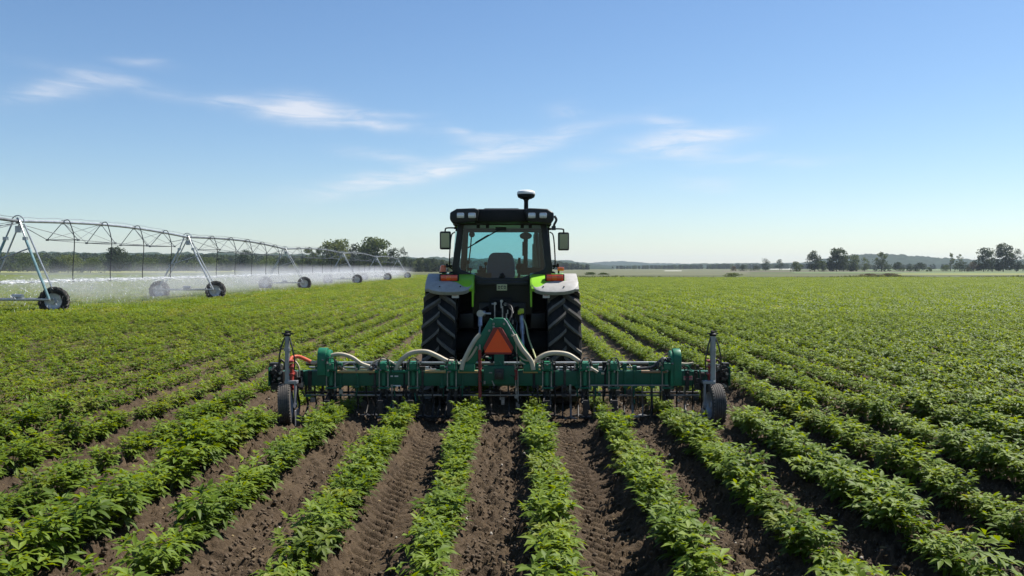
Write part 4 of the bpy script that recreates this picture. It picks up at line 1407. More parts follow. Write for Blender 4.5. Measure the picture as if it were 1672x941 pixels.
# glass
def pane(name, pts3, parent=tr, m=GLASS, th=.006):
    mb = MB()
    pts3 = [Vector(p) for p in pts3]
    n = (pts3[1] - pts3[0]).cross(pts3[2] - pts3[0]).normalized() * th
    k = len(pts3)
    mb.bm.faces.new([mb.bm.verts.new(p) for p in pts3])
    return mb.build(name, m, parent, smooth=0)
pane('rear_window', [(X(a * 1.004), CR - .005, b) for a, b in inner])
pane('windscreen', [(X(a), CF + .03, b) for a, b in i2])
for s in (-1, 1):
    pane('side_window', [(X(s * .70), CR + .05, 2.68), (X(s * .755), CR + .05, 1.98), (X(s * .765), 13.70, 1.75), (X(s * .695), 13.68, 2.68)], m=GLASS2)
    pane('side_window', [(X(s * .70), 13.80, 2.68), (X(s * .775), 13.84, 1.45), (X(s * .775), CF - .03, 1.40), (X(s * .715), CF - .03, 2.68)], m=GLASS2)
# window hinges and gas strut brackets
mb = MB()
for a in (-.36, -.22, .30, .42): mb.box((X(a), CR - .03, 2.655), (.05, .05, .05))
mb.box((X(0), CR - .03, 1.905), (.09, .05, .04)); mb.lathe([(-.03, .001), (-.03, .03), (.03, .03), (.03, .001)], (X(0.0), CR - .05, 1.93), 'y', 12)
mb.build('window_latch', BLACKM, tr, bevel=.006)
# wiper
mb = MB(); mb.tube([(X(-.06), CR - .035, 2.60), (X(-.515), CR - .03, 2.335)], .010, 6); mb.tube([(X(-.20), CR - .05, 2.525), (X(-.40), CR - .05, 2.405)], .016, 6)
mb.box((X(-.02), CR - .04, 2.62), (.16, .06, .05))
mb.build('wiper', BLACKM, tr)
# roof
rf = MB()
prof = [(-.71, 2.70), (-.745, 2.76), (-.735, 2.86), (-.66, 2.905), (.66, 2.905), (.735, 2.86), (.745, 2.76), (.71, 2.70)]
rf.prism([(X(a), b) for a, b in prof], 'y', 12.66, 14.95)
rf.build('roof', BLACKP, tr, bevel=.025, seg=3)
mb = MB(); mb.prism([(X(a), b) for a, b in [(-.30, 2.90), (-.26, 2.925), (.24, 2.925), (.28, 2.90)]], 'y', 12.8, 14.5)
mb.prism([(X(a), b) for a, b in [(-.36, 2.905), (-.36, 2.72), (.36, 2.72), (.36, 2.905), (.30, 2.89), (-.30, 2.89)]], 'y', 12.60, 12.70)
mb.build('roof_hatch', BLACKM, tr, bevel=.012)
for s in (-1, 1):
    mb = MB()
    pr = [(s * .33, 2.885), (s * .40, 2.905), (s * .66, 2.895), (s * .755, 2.84), (s * .76, 2.74), (s * .715, 2.675), (s * .40, 2.70), (s * .36, 2.74)]
    mb.prism([(X(a), b) for a, b in pr], 'y', 12.46, 12.72)
    pod = mb.build('lamp_pod', BLACKP, tr, bevel=.03, seg=3)
    for a in (.435, .60):
        lb = MB(); lb.box((X(s * a), 12.455, 2.795), (.112, .05, .082)); lb.build('work_light', LENSC, pod, bevel=.02)
for s, sx in ((1, .757),):
    mb = MB(); mb.tube(spline([(X(.77), 12.62, 2.80), (X(.80), 12.62, 2.74), (X(.765), 12.62, 2.66), (X(.78), 12.64, 2.60)], 5), .02, 6); mb.box((X(.76), 12.62, 2.62), (.06, .08, .06)); mb.build('cable_and_glint', HOSE, tr)
# satellite receiver
mb = MB(); c = (X(.36), 12.95, 2.905)
mb.lathe([(0, .06), (.012, .06), (.02, .034), (.12, .032), (.15, .036), (.17, .06), (.19, .075), (.195, .0)], c, 'z', 20)
g = mb.build('receiver_mast', BLACKM, tr)
mb = MB(); mb.lathe([(.165, .001), (.170, .08), (.195, .125), (.235, .137), (.238, .001)], c, 'z', 28); rb = mb.build('receiver_base', BLACKM, g)
mb = MB(); mb.lathe([(.238, .137), (.262, .139), (.285, .125), (.302, .085), (.308, .0005)], c, 'z', 28); mb.build('receiver_dome', GPSW, g)

# mirrors
for s in (-1, 1):
    dz = 0 if s < 0 else -.015
    xm = X(s * .905) if s < 0 else X(s * .895)
    Ym = 13.35
    xm = GX(727, Ym) if s < 0 else GX(920.3, Ym)
    zt = CAMZ + 59 / F * Ym + dz
    mb = MB()
    mb.tube(spline([(X(s * .70), Ym + .05, zt + .05), (X(s * .78), Ym + .02, zt + .055), (xm - s * .02, Ym, zt + .05), (xm, Ym, zt + .02), (xm, Ym, zt - .06)], 6), .012, 8)
    mb.tube([(X(s * .70), Ym + .05, zt + .05), (X(s * .755), Ym + .03, zt + .055)], .02, 8)
    arm = mb.build('mirror_arm', BLACKM, tr)
    mb = MB(); mb.box((xm, Ym + .03, zt - .14), (.175, .07, .285)); hs = mb.build('mirror', BLACKM, arm, bevel=.03, seg=3)
    mb = MB()
    gl = MB(); gl.box((xm, Ym - .008, zt - .14), (.132, .008, .232), Matrix.Rotation(R(1.3), 3, 'X') @ Matrix.Rotation(R(s * 3), 3, 'Z'))
    gl.build('mirror_glass', MIRR, arm, bevel=.003, seg=1, label='mirror glass facing backwards')
# grab rails and brackets at the cab sides
for s in (-1, 1):
    mb = MB()
    mb.tube(spline([(X(s * .72), 13.0, 2.58), (X(s * .775), 12.98, 2.50), (X(s * .80), 12.98, 2.10), (X(s * .77), 13.0, 2.02)], 6), .010, 6)
    mb.box((X(s * .80), 13.02, 2.06), (.10, .04, .03)); mb.box((X(s * .84), 13.02, 2.07), (.03, .05, .06))
    mb.build('grab_rail', BLACKM, tr)

# fenders
def arc(a, r): return (AX - r * math.sin(a), AZ + r * math.cos(a))
for s in (-1, 1):
    def band(mb, l0, l1, a0, a1, r0, r1, n=14):
        """strip over the wheel between local x l0..l1 and angles (rear positive)"""
        ps = [arc(R(a0 + (a1 - a0) * k / n), r1) for k in range(n + 1)] + [arc(R(a1 + (a0 - a1) * k / n), r0) for k in range(n + 1)]
        mb.prism(ps, 'x', X(s * l0), X(s * l1))
    mb = MB()
    band(mb, .425, .925, -62, 38, 1.0, 1.058)
    # inner flank down to the cab floor
    mb.prism([arc(R(a), 1.05) for a in np.linspace(34, -50, 14)] + [(AX + .4, 1.62), (AX - .30, 1.66), (AX - .50, 1.48), (AX - .56, 1.46), (AX - .57, 1.52)], 'x', X(s * .412), X(s * .44))
    fe = mb.build('fender', LIME, tr, bevel=.02, seg=3)
    mb = MB()
    band(mb, .925, 1.115, -55, 38, 1.0, 1.048)
    # rear lip, rounded towards the outside
    ls = [.44, .46, .50, .56, .66, .78, .90, .98, 1.04, 1.08, 1.105, 1.118]
    a1s = [33.5, 37, 39.5, 41, 41.8, 42, 41.5, 40.5, 39, 36.5, 33, 29.5]
    na = 7
    a0s = [32.5, 35.5, 36.5, 35.5, 29.5, 27.5, 27.5, 27.5, 27.5, 27.5, 27.5, 27.5]
    vs_ = []
    for l, a1, a0 in zip(ls, a1s, a0s):
        pr_ = [arc(R(a0 + (a1 - a0) * k / na), 1.064 - .006 * (k / na) ** 2 - .012 * max(0, (l - 1.0) / .118) ** 2) for k in range(na + 1)]
        pr_ += [arc(R(a0 + (a1 - a0) * k / na), .994) for k in range(na, -1, -1)]
        vs_ += [(X(s * l), y_, z_) for y_, z_ in pr_]
    q_ = 2 * (na + 1)
    fs_ = [(i * q_ + k, i * q_ + (k + 1) % q_, (i + 1) * q_ + (k + 1) % q_, (i + 1) * q_ + k) for i in range(len(ls) - 1) for k in range(q_)]
    fs_ += [tuple(range(q_)), tuple((len(ls) - 1) * q_ + k for k in range(q_))]
    mb._fin(vs_, fs_)
    ex = mb.build('fender_extension', GREYP, fe, bevel=.005, smooth=40)
    mb = MB()
    band(mb, .44, 1.105, -50, 37, .965, .992)
    mb.build('fender_liner', BLACKM, fe)
    # tail lamp on the rear face of the fender
    a = R(24.5)
    cy_, cz_ = arc(a, 1.07)
    rot = Matrix.Rotation(R(0), 3, 'X')
    mb = MB(); mb.box((X(s * .775), cy_ + .0, cz_ + .012), (.285, .09, .115)); lampb = mb.build('lamp_housing', BLACKM, fe, bevel=.015)
    mb = MB(); mb.box((X(s * .775), cy_ - .047, cz_ + .014), (.245, .03, .088)); tl = mb.build('tail_light', LENSR, lampb, bevel=.014, seg=3)
    mb = MB(); mb.box((X(s * (.775 + s * -.005)), cy_ - .058, cz_ + .016), (.07, .016, .074)); mb.build('turn_signal', LENSO, lampb, bevel=.008)
    # bolts in the lip, warning sticker hanging under it
    mb = MB()
    yb, zb_ = arc(R(36), 1.068)
    for l in (.60, .90): mb.lathe([(-.012, .001), (-.012, .010), (.004, .010)], (X(s * l), yb, zb_), 'y', 8)
    mb.build('bolt', BLACKM, ex)
    xs_ = GX(743.5 if s < 0 else 892, 12.45); zs_ = CAMZ - (482 - HY) / F * 12.45
    mb = MB(); mb.box((xs_, 12.44, zs_), (.10, .006, .085)); st = mb.build('warning_sticker', STKW, fe)
    mb = MB(); mb.box((xs_ + s * .0 - .005, 12.434, zs_ + .016), (.06, .005, .04)); mb.build('sticker_mark', STKR, fe)
    mb = MB(); mb.box((xs_, 12.47, zs_ + .01), (.12, .05, .12)); mb.build('sticker_plate', BLACKM, fe)
# beacons on stalks above the fenders
mb = MB(); xb = GX(723.5, 12.95); zb2 = CAMZ - (438.5 - HY) / F * 12.95
mb.lathe([(-.055, .001), (-.055, .055), (-.03, .052), (.03, .045), (.05, .025), (.052, .001)], (xb, 12.95, zb2), 'z', 16)
bc = mb.build('beacon', LENSO, tr)
mb = MB(); mb.tube([(xb, 12.95, zb2 - .12), (xb, 12.95, zb2 - .05)], .014, 8); mb.lathe([(-.07, .001), (-.07, .06), (-.05, .06), (-.05, .001)], (xb, 12.95, zb2), 'z', 14); mb.build('beacon_mount', BLACKM, bc)
mb = MB(); xb = GX(915.5, 12.95); zb2 = CAMZ - (439.5 - HY) / F * 12.95
mb.box((xb, 12.95, zb2), (.10, .06, .058)); bc = mb.build('side_marker', LENSO, tr, bevel=.015)
mb = MB(); mb.tube([(xb - .03, 12.97, zb2 - .12), (xb - .03, 12.97, zb2 - .02)], .014, 8); mb.build('marker_mount', BLACKM, bc)

# cab interior
mb = MB()
sp_ = [(-.205, 1.80), (-.225, 1.95), (-.215, 2.12), (-.185, 2.235), (-.13, 2.275), (.13, 2.275), (.185, 2.235), (.215, 2.12), (.225, 1.95), (.205, 1.80)]
mb.prism([(X(-.03 + a), b) for a, b in sp_], 'y', 13.52, 13.66)
mb.box((X(-.03), 13.85, 1.80), (.50, .52, .14)); mb.box((X(-.03), 13.85, 1.55), (.34, .36, .40))
se = mb.build('driver_seat', SEATM, tr, bevel=.045, seg=3)
mb = MB()
for s in (-1, 1): mb.box((X(-.03 + s * .30), 13.78, 1.98), (.09, .34, .07)); mb.tube([(X(-.03 + s * .27), 13.62, 1.78), (X(-.03 + s * .30), 13.66, 1.98)], .025, 8)
mb.build('armrest', BLACKM, se, bevel=.02)
mb = MB()
mb.tube([(X(-.02), 14.42, 1.5), (X(-.02), 14.22, 1.98)], .04, 10)
cs = Vector((X(-.02), 14.18, 2.03)); M_ = Matrix.Rotation(R(28), 3, 'X')
mb.tube([cs + M_ @ Vector((.19 * math.cos(a), .19 * math.sin(a), 0)) for a in np.linspace(0, 2 * math.pi, 28)], .016, 8, cap=False)
for a in (0.4, 2.5, 4.71): mb.tube([cs, cs + M_ @ Vector((.18 * math.cos(a), .18 * math.sin(a), 0))], .012, 6)
mb.box((X(-.02), 14.42, 1.72), (.34, .14, .36))
mb.build('steering_column', BLACKM, tr)
mb = MB()
p = P(858.5, 385.5, 13.9)
mb.lathe([(-.03, .001), (-.03, .10), (.02, .10), (.03, .001)], p, 'y', 20)
for v in mb.bm.verts: v.co.z = p.z + (v.co.z - p.z) * .58
mb.tube([P(858.5, 386, 13.92), P(858, 438, 13.92)], .038, 8); mb.tube([P(854.5, 395, 13.9), P(854.5, 418, 13.9)], .02, 6)
mb.box(P(851, 436, 13.9), (.16, .3, .10)); mb.box(P(848, 428, 13.9), (.04, .08, .14))
mb.box(P(868, 443, 13.8), (.34, .4, .12))
mb.build('monitor_post', BLACKM, tr, bevel=.006)
mb = MB()
mb.tube([P(770, 384, 14.3), P(768, 408, 14.3), P(765, 432, 14.3)], .012, 6)
p = P(770.5, 383, 14.3); mb.lathe([(-.02, .001), (-.02, .05), (.02, .05), (.02, .001)], p, 'y', 14)
mb.build('inside_mirror', BLACKM, tr)
mb = MB()
for px, py, h_ in ((785, 437, .1), (790, 440, .12), (793, 431, .16), (782, 443, .1), (764, 428, .2), (768, 440, .14)):
    q = P(px, py, 13.8); mb.tube([q + Vector((0, 0, -h_)), q], .014, 6); mb.lathe([(-.03, .001), (-.02, .03), (.02, .03), (.03, .001)], q, 'z', 8)
mb.box(P(782, 452, 13.8), (.42, .6, .12))
mb.build('control_lever', BLACKM, tr)

# plate, couplers and linkage
mb = MB(); p = P(819.5, 469.5, 12.80); mb.box(p, (.155, .012, .095)); pl = mb.build('number_plate', YELS, tr, bevel=.004, seg=1)
mb = MB()
for k in range(3):
    q = p + Vector((-.043 + .043 * k, -.008, 0))
    mb.box(q + Vector((0, 0, .018)), (.026, .004, .010)); mb.box(q + Vector((-.010, 0, .0)), (.007, .004, .04)); mb.box(q + Vector((.002, 0, -.016)), (.022, .004, .009))
    if k != 1: mb.box(q + Vector((.012, 0, .004)), (.007, .004, .03))
mb.build('plate_lettering', BLACKM, pl, smooth=0)
mb = MB()
rr2 = random.Random(21)
for px, py in ((808.5, 497), (825, 498), (819, 493)):
    q = P(px, py, 12.55)
    mb.mi = 0; mb.box(q + Vector((0, .06, -.05)), (.05, .10, .14)); mb.mi = 1
    mb.lathe([(-.03, .001), (-.03, .020), (.02, .024), (.02, .001)], q + Vector((0, -.02, .01)), 'y', 10)
for px, py, l_ in ((807.8, 498, .20), (818.5, 492, .10), (820.5, 500, .22), (827, 512, .08), (829, 506, .06)):
    q = P(px, py, 12.5); mb.mi = 1; mb.tube([q, q + Vector((0, 0, -l_))], .010, 6)
for k in range(16):
    q = P(rr2.uniform(806, 838), rr2.uniform(494, 530), 12.5 + rr2.uniform(-.05, .1)); mb.mi = rr2.choice((0, 0, 1))
    mb.lathe([(-.03, .001), (-.03, .014), (.03, .014), (.03, .001)], q, rr2.choice('xyz'), 8)
mb.mi = 0; mb.box((X(-.02), 12.75, 1.40), (.34, .26, .34)); mb.box((X(-.01), 12.66, 1.28), (.16, .2, .24))
mb.build('hydraulic_couplers', [CAST, STEEL], tr)
mb = MB()
for a, b in (((828, 499), (835, 519)), ((831, 502), (829, 531)), ((836, 520), (842, 545)), ((822, 496), (838, 512))):
    p0, p1 = P(*a, 12.5), P(*b, 12.2)
    mb.tube(spline([p0, p0.lerp(p1, .4) + Vector((.05, -.06, .03)), p1], 6), .009, 6)
mb.build('hydraulic_hose', HOSE, tr)
# lift arms and lift rods
for s in (-1, 1):
    mb = MB()
    px = 784.5 if s < 0 else 851.5
    top = P(px, 512, 12.45)
    mb.mi = 1
    mb.tube([Vector((X(s * .22), 12.85, top.z + .05)), top + Vector((0, .05, 0))], .045, 8)
    mb.mi = 0
    if s < 0:
        mb.lathe([(-.06, .001), (-.06, .052), (.06, .052), (.06, .001)], top, 'y', 14); mb.lathe([(-.05, .001), (-.05, .04), (.05, .04), (.05, .001)], top + Vector((.02, 0, 0)), 'x', 12)
        mb.tube([top, top + Vector((.15, .02, -.005))], .016, 8)
        mb.tube([top, P(784, 533, 12.35)], .033, 10); mb.tube([P(784, 530, 12.35), P(782.5, 548, 12.2)], .017, 8)
        mb.tube([P(782.5, 548, 12.2), P(779, 585, 12.05)], .022, 8)
    else:
        mb.tube([P(851.5, 516, 12.45), P(853, 545, 12.3)], .034, 10); mb.tube([P(853, 540, 12.3), P(855, 585, 12.05)], .022, 8)
    # lower link
    mb.mi = 1
    mb.tube([(X(s * .36), 12.8, .62), (X(s * .42), 11.75, .60)], [.05, .04], 8)
    mb.build('lift_linkage', [STEEL, CAST], tr)
mb = MB(); p = P(851.5, 508, 12.43); mb.box(p, (.07, .08, .07)); mb.box(p + Vector((-.03, 0, -.02)), (.05, .07, .06)); mb.build('lift_rod_cap', YG, tr, bevel=.012)
mb = MB(); mb.tube(spline([P(854, 520, 12.4), P(859, 532, 12.36), P(863, 552, 12.25), P(871, 574, 12.0), P(876, 588, 11.8)], 6), .011, 6); mb.build('lift_hose', mat('pale_hose_paint', (.45, .46, .22), .5, var=.2), tr)
mb = MB(); mb.tube([(X(-.02), 12.7, 1.22), P(815, 525, 11.6)], .032, 10); mb.tube([(X(-.02), 12.5, 1.225), (X(-.02), 12.05, 1.25)], .045, 10); mb.build('top_link', CAST, tr)
# ------------------------------------------------------------------ row-crop cultivator
CG = mat('cultivator_green', (.003, .078, .040), .48, 0, var=.22, scale=7, dust=.12, dustcol=(.07, .06, .04), spec=.35)
CG2 = mat('cultivator_bright_green', (.004, .135, .066), .45, 0, var=.22, scale=9, dust=.14, dustcol=(.10, .085, .06), spec=.4)
BEIGE = mat('beige_hose', (.50, .43, .31), .6, 0, var=.15, scale=9, dust=.35, dustcol=(.25, .2, .14), streak=False)
TAN = mat('tan_pipe', (.46, .31, .12), .55, 0, var=.18, scale=6, dust=.4)
ORNG = mat('orange_hose', (.62, .10, .035), .5, 0, var=.2, scale=10, dust=.3)
REDP = mat('red_oxide_paint', (.25, .018, .012), .5, 0, var=.25, scale=12, dust=.3)
TUBEG = mat('grey_strut', (.30, .31, .34), .42, .55, var=.2, scale=5, dust=.3)
SHANK = mat('dark_shank', (.028, .026, .025), .55, .4, var=.45, scale=14, dust=.5, dustcol=(.09, .07, .05))
WORN = mat('worn_steel', (.30, .28, .26), .45, .7, var=.4, scale=20, dust=.5)
SMVO = mat('fluorescent_orange', (1.0, .088, .003), .55, 0, var=.06, scale=5, dust=.08)
SMVR = mat('dark_red_reflector', (.23, .012, .012), .35, 0, var=.2, scale=60)
BY = 11.30                     # rear face of the toolbar
CXC = -.175
cu = thing('cultivator', (CXC, BY, 0), 'wide green row-crop cultivator with beige hoses mounted behind the tractor', 'cultivator')
def K(px, py, dy=0.0): return P(px, py, BY + dy)
ZT, ZB = K(0, 606).z, K(0, 630.5).z
# toolbar
mb = MB()
x0, x1 = GX(497, BY), GX(1130, BY)
mb.box(((x0 + x1) / 2, BY + .09, (ZT + ZB) / 2), (x1 - x0, .18, ZT - ZB))
tb = mb.build('toolbar', CG, cu, bevel=.010)
for a, b in ((443, 500), (1128, 1190)):
    mb = MB()
    xa, xb = GX(a, BY), GX(b, BY)
    mb.box(((xa + xb) / 2, BY + .10, (ZT + ZB) / 2 + .002), (xb - xa, .15, ZT - ZB - .02))
    mb.build('end_section', CG, cu, bevel=.008)
# bolt plates where the end sections meet the bar
for a in (492, 506, 1122, 1136):
    mb = MB()
    mb.box((GX(a, BY), BY - .006, (ZT + ZB) / 2 - .02), (.05, .016, ZT - ZB + .06))
    for k in (-.09, .09): mb.lathe([(-.02, .001), (-.02, .014), (.004, .014)], (GX(a, BY), BY - .016, (ZT + ZB) / 2 - .02 + k), 'y', 6)
    mb.build('splice_plate', SHANK, cu, bevel=.003, seg=1)
# little maker's plate
mb = MB(); mb.box(K(1123.5, 617.5, -.004), (.12, .008, .055)); pl = mb.build('maker_plate', mat('pink_plate', (.42, .27, .22), .5, var=.3, scale=40), tb, smooth=0)
mb = MB()
for k in range(6): mb.box(K(1118.5 + 2 * k, 616, -.012), (.011, .004, .022)); 
for k in range(5): mb.box(K(1119.5 + 2 * k, 619.6, -.012), (.012, .004, .010))
mb.build('plate_lettering', STKR, pl, smooth=0)
mb = MB(); mb.box(K(644, 614.5, -.003), (.10, .006, .016)); mb.build('white_label', STKW, tb, smooth=0)
# long pipes above the bar
for i, (py, a, b, r_, dy, m) in enumerate(((592, 500, 1092, .015, .26, GALV), (595.2, 500, 1070, .018, .30, BLACKM), (600, 505, 700, .015, .16, GALV), (600, 880, 1045, .015, .16, GALV), (603.2, 600, 712, .010, .06, GALV), (603.5, 885, 1000, .010, .06, GALV), (600.5, 700, 885, .014, .34, SHANK))):
    mb = MB(); mb.tube([K(a, py, dy), K((a + b) / 2, py + .6, dy), K(b, py, dy)], r_, 8); mb.build('long_pipe', m, cu)
for a, b, m in ((548, 612, TAN), (694, 733, TAN), (746, 780, TAN), (854, 884, TAN), (1047, 1089, mat('tan_brown_pipe', (.33, .19, .10), .6, var=.2)), (612, 628, CG2), (640, 667, CG2)):
    mb = MB(); mb.tube([K(a, 607, -.012), K(b, 607, -.012)], .020, 10); mb.build('pipe_length', m, cu)
# horizontal rods below the bar
for py, a, b, r_, dy, m in ((645.5, 498, 1142, .012, .02, WORN), (629.5, 964, 1092, .010, -.03, WORN), (641.0, 500, 1140, .016, .16, SHANK)):
    mb = MB(); mb.tube([K(a, py, dy), K(b, py, dy)], r_, 8); mb.build('gauge_rod', m, cu)
mb = MB(); mb.box(K(646, 630, -.02), (.13, .006, .018)); mb.build('white_label', STKW, tb, smooth=0)

# A-frame mast
mb = MB()
tl, trr = K(803, 521, .10), K(824.5, 521, .10)
def strap(a, b, w, y0, y1):
    a, b = Vector((a.x, 0, a.z)), Vector((b.x, 0, b.z)); d = (b - a).normalized(); n = Vector((-d.z, 0, d.x)) * w / 2
    mb.prism([((a + n).x, (a + n).z), ((b + n).x, (b + n).z), ((b - n).x, (b - n).z), ((a - n).x, (a - n).z)], 'y', y0, y1)
strap(K(807.5, 524), K(764, 598), .135, BY - .02, BY + .07)
strap(K(820.5, 524), K(866, 598), .135, BY - .021, BY + .069)
mb.prism([(K(804, 0).x, K(0, 536).z), (K(804, 0).x, K(0, 523).z), (K(807.5, 0).x, K(0, 519.5).z), (K(821.5, 0).x, K(0, 519.5).z), (K(825, 0).x, K(0, 523).z), (K(825, 0).x, K(0, 536).z)], 'y', BY - .032, BY + .08)
mb.box(K(763, 600, .03), (.20, .16, .10)); mb.box(K(867, 600, .03), (.20, .16, .10))
mast = mb.build('mast', CG2, cu, bevel=.008)
mb = MB()
for px, py in ((806, 529), (806, 534), (823, 529), (835, 539), (836, 548), (842, 556), (799, 540)):
    mb.lathe([(-.025, .001), (-.025, .016), (.0, .016)], K(px, py, -.03), 'y', 6)
mb.build('mast_bolt', WORN, mast)
# white tube painting in the light caught along the right leg's weld edge
mb = MB(); mb.tube([K(823, 520.5, -.02), K(827, 524.5, -.022), K(842, 550, -.022)], .008, 6); mb.build('cable_and_glint', GPSW, mast)
# centre post and gearbox behind the triangle
mb = MB()
mb.box(K(815, 595, .0), (.13, .14, .30)); mb.box(K(815, 612, -.06), (.40, .10, .24)); mb.box(K(815, 612, -.12), (.13, .07, .15))
mb.build('centre_post', CG, cu, bevel=.012)
mb = MB(); mb.box(K(815, 611, -.165), (.12, .03, .14)); mb.lathe([(-.03, .001), (-.03, .045), (.0, .045)], K(815, 612, -.18), 'y', 14)
mb.build('gearbox_cover', SHANK, cu, bevel=.01)
mb = MB(); r4 = random.Random(4)
for k in range(46):
    px, py = r4.uniform(786, 846), r4.uniform(580, 628)
    mb.mi = r4.choice((0, 0, 1, 2))
    q = K(px, py, r4.uniform(-.12, .02))
    if r4.random() < .5: mb.lathe([(-.02, .001), (-.02, .013), (.02, .013), (.02, .001)], q, r4.choice('xyz'), 7)
    else: mb.tube([q, q + Vector((r4.uniform(-.08, .08), r4.uniform(-.02, .02), r4.uniform(-.1, .1)))], r4.uniform(.006, .011), 6)
mb.build('fittings', [SHANK, WORN, CG2], cu)
# slow-vehicle triangle
mb = MB()
ou = [(806, 534.5), (819.5, 534.5), (838.5, 567), (834.5, 578), (793, 578), (789.5, 567)]
mb.prism([(K(a, 0).x, K(0, b).z) for a, b in ou], 'y', BY - .075, BY - .06)
wt = mb.build('warning_triangle', SMVR, cu, bevel=.004, seg=1, label='orange slow-vehicle triangle with dark red border')
mb = MB(); tri = [(812.8, 536.5), (836.2, 574.6), (791.2, 574.6)]
mb.prism([(K(a, 0).x, K(0, b).z) for a, b in tri], 'y', BY - .082, BY - .074)
mb.build('orange_panel', SMVO, wt, smooth=0)
mb = MB(); mb.box(K(814, 560, -.03), (.06, .06, .35)); mb.build('triangle_bracket', SHANK, wt)
# red screw rods beside the centre
for px, y0, y1, w in ((783.5, 563, 655, .022), (841, 595, 626, .030)):
    mb = MB()
    mb.mi = 0; mb.tube([K(px, y0 + 8, -.06), K(px + .3, y1 - 6, -.06)], w, 10)
    for k in range(12):
        q = K(px, y0 + 10 + (y1 - y0 - 20) * k / 12, -.06); mb.lathe([(-.006, w), (0, w * 1.18), (.006, w)], q, 'z', 10)
    mb.mi = 1; mb.tube([K(px - .3, y0, -.06), K(px, y0 + 10, -.06)], .014, 8); mb.tube([K(px + .5, y1 - 6, -.06), K(px + 2, y1 + 22, -.06)], .009, 6)
    mb.lathe([(-.02, .001), (-.02, .025), (.02, .025), (.02, .001)], K(px + 2, y1 + 22, -.06), 'z', 8)
    mb.build('screw_rod', [REDP, WORN], cu)
mb = MB(); mb.tube([K(842.5, 560, -.05), K(845, 600, -.05), K(846, 655, -.05)], .009, 6); mb.lathe([(-.03, .001), (-.03, .02), (.03, .02), (.03, .001)], K(846.5, 664, -.05), 'z', 8); mb.build('hanging_rod', WORN, cu)

# clamps with their tines
def tine(px, y_end, dy=.02, w=.022, m=SHANK, sweep=.10):
    a = K(px, 628, dy)
    mb = MB()
    q = [a, a + Vector((0, 0, -.12)), a + Vector((.01, .05, -.25)), Vector((a.x + .01, a.y + .03, .17)), Vector((a.x, a.y - sweep, .06))]
    mb.tube(spline(q, 5), w, 6)
    # sweep foot
    f = Vector((a.x, a.y - sweep, .07))
    mb.prism([(f.x - .09, f.y - .03), (f.x, f.y + .13), (f.x + .09, f.y - .03), (f.x, f.y + .02)], 'z', f.z - .01, f.z + .012)
    return mb.build('tine', m, cu)
r5 = random.Random(9)
for px in (541, 627, 675, 738, 893, 955, 1001, 1088):
    mb = MB()
    w = .105
    c = K(px, 0)
    mb.mi = 0
    mb.box((c.x, BY + .05, ZT + .065), (w, .16, .11)); mb.box((c.x, BY + .05, ZT + .014), (w + .04, .24, .018))
    mb.box((c.x - w / 2 - .02, BY - .02, ZT + .05), (.016, .04, .16)); mb.box((c.x + w / 2 + .02, BY - .02, ZT + .05), (.016, .04, .16))
    mb.box((c.x, BY - .012, (ZT + ZB) / 2), (.05, .02, ZT - ZB - .01))
    mb.box((c.x + .01, BY + .05, ZB - .02), (w + .05, .24, .016))
    mb.box((c.x, BY - .07, ZT + .07), (.09, .05, .09))
    cl = mb.build('clamp', CG2, cu, bevel=.006, seg=1)
    mb = MB()
    for s in (-1, 1):
        q = Vector((c.x + s * (w / 2 + .005), BY - .03, 0))
        mb.tube([q + Vector((0, 0, ZB - .045)), q + Vector((0, 0, ZT + .10))], .008, 6)
        for z in (ZB - .04, ZT + .045, ZT + .135):
            mb.lathe([(-.014, .001), (-.014, .018), (.014, .018), (.014, .001)], q + Vector((0, 0, z)), 'z', 6)
    for k in range(7):
        q = Vector((c.x + r5.uniform(-.1, .1), BY - r5.uniform(.03, .10), ZT + r5.uniform(0, .17)))
        mb.lathe([(-.012, .001), (-.012, .013), (.012, .013), (.012, .001)], q, r5.choice('xyz'), 6)
    mb.build('clamp_bolt', WORN, cl)
    mb = MB(); mb.tube(spline([Vector((c.x - .06, BY - .08, ZT + .10)), Vector((c.x - .02, BY - .11, ZT + .18)), Vector((c.x + .05, BY - .06, ZT + .16)), Vector((c.x + .09, BY - .02, ZT + .02))], 5), .007, 5); mb.build('clamp_hose', HOSE, cl)
    # parallel linkage and shank under the clamp
    mb = MB()
    mb.box((c.x - .03, BY + .05, ZB - .12), (.035, .10, .20)); mb.box((c.x + .04, BY + .05, ZB - .12), (.03, .10, .20))
    mb.tube([(c.x - .03, BY + .04, ZB - .08), (c.x - .05, BY - .22, ZB - .20)], .018, 6); mb.tube([(c.x + .04, BY + .04, ZB - .15), (c.x + .03, BY - .22, ZB - .27)], .018, 6)
    mb.box((c.x - .01, BY - .24, ZB - .25), (.07, .05, .20))
    mb.build('linkage', SHANK, cu, bevel=.004, seg=1)
    tine(px, 0, .02, .021)
for px in (555, 569, 583, 598, 611, 640, 652, 663, 690, 706, 716, 727, 752, 766, 800, 830, 862, 878, 905, 918, 931, 943, 970, 985, 1018, 1032, 1049, 1064, 1078, 1105, 1118, 1131, 1146, 486, 500, 514, 527):
    tine(px, 0, r5.uniform(-.05, .2), r5.uniform(.011, .018), r5.choice((SHANK, SHANK, WORN)), r5.uniform(-.02, .12))
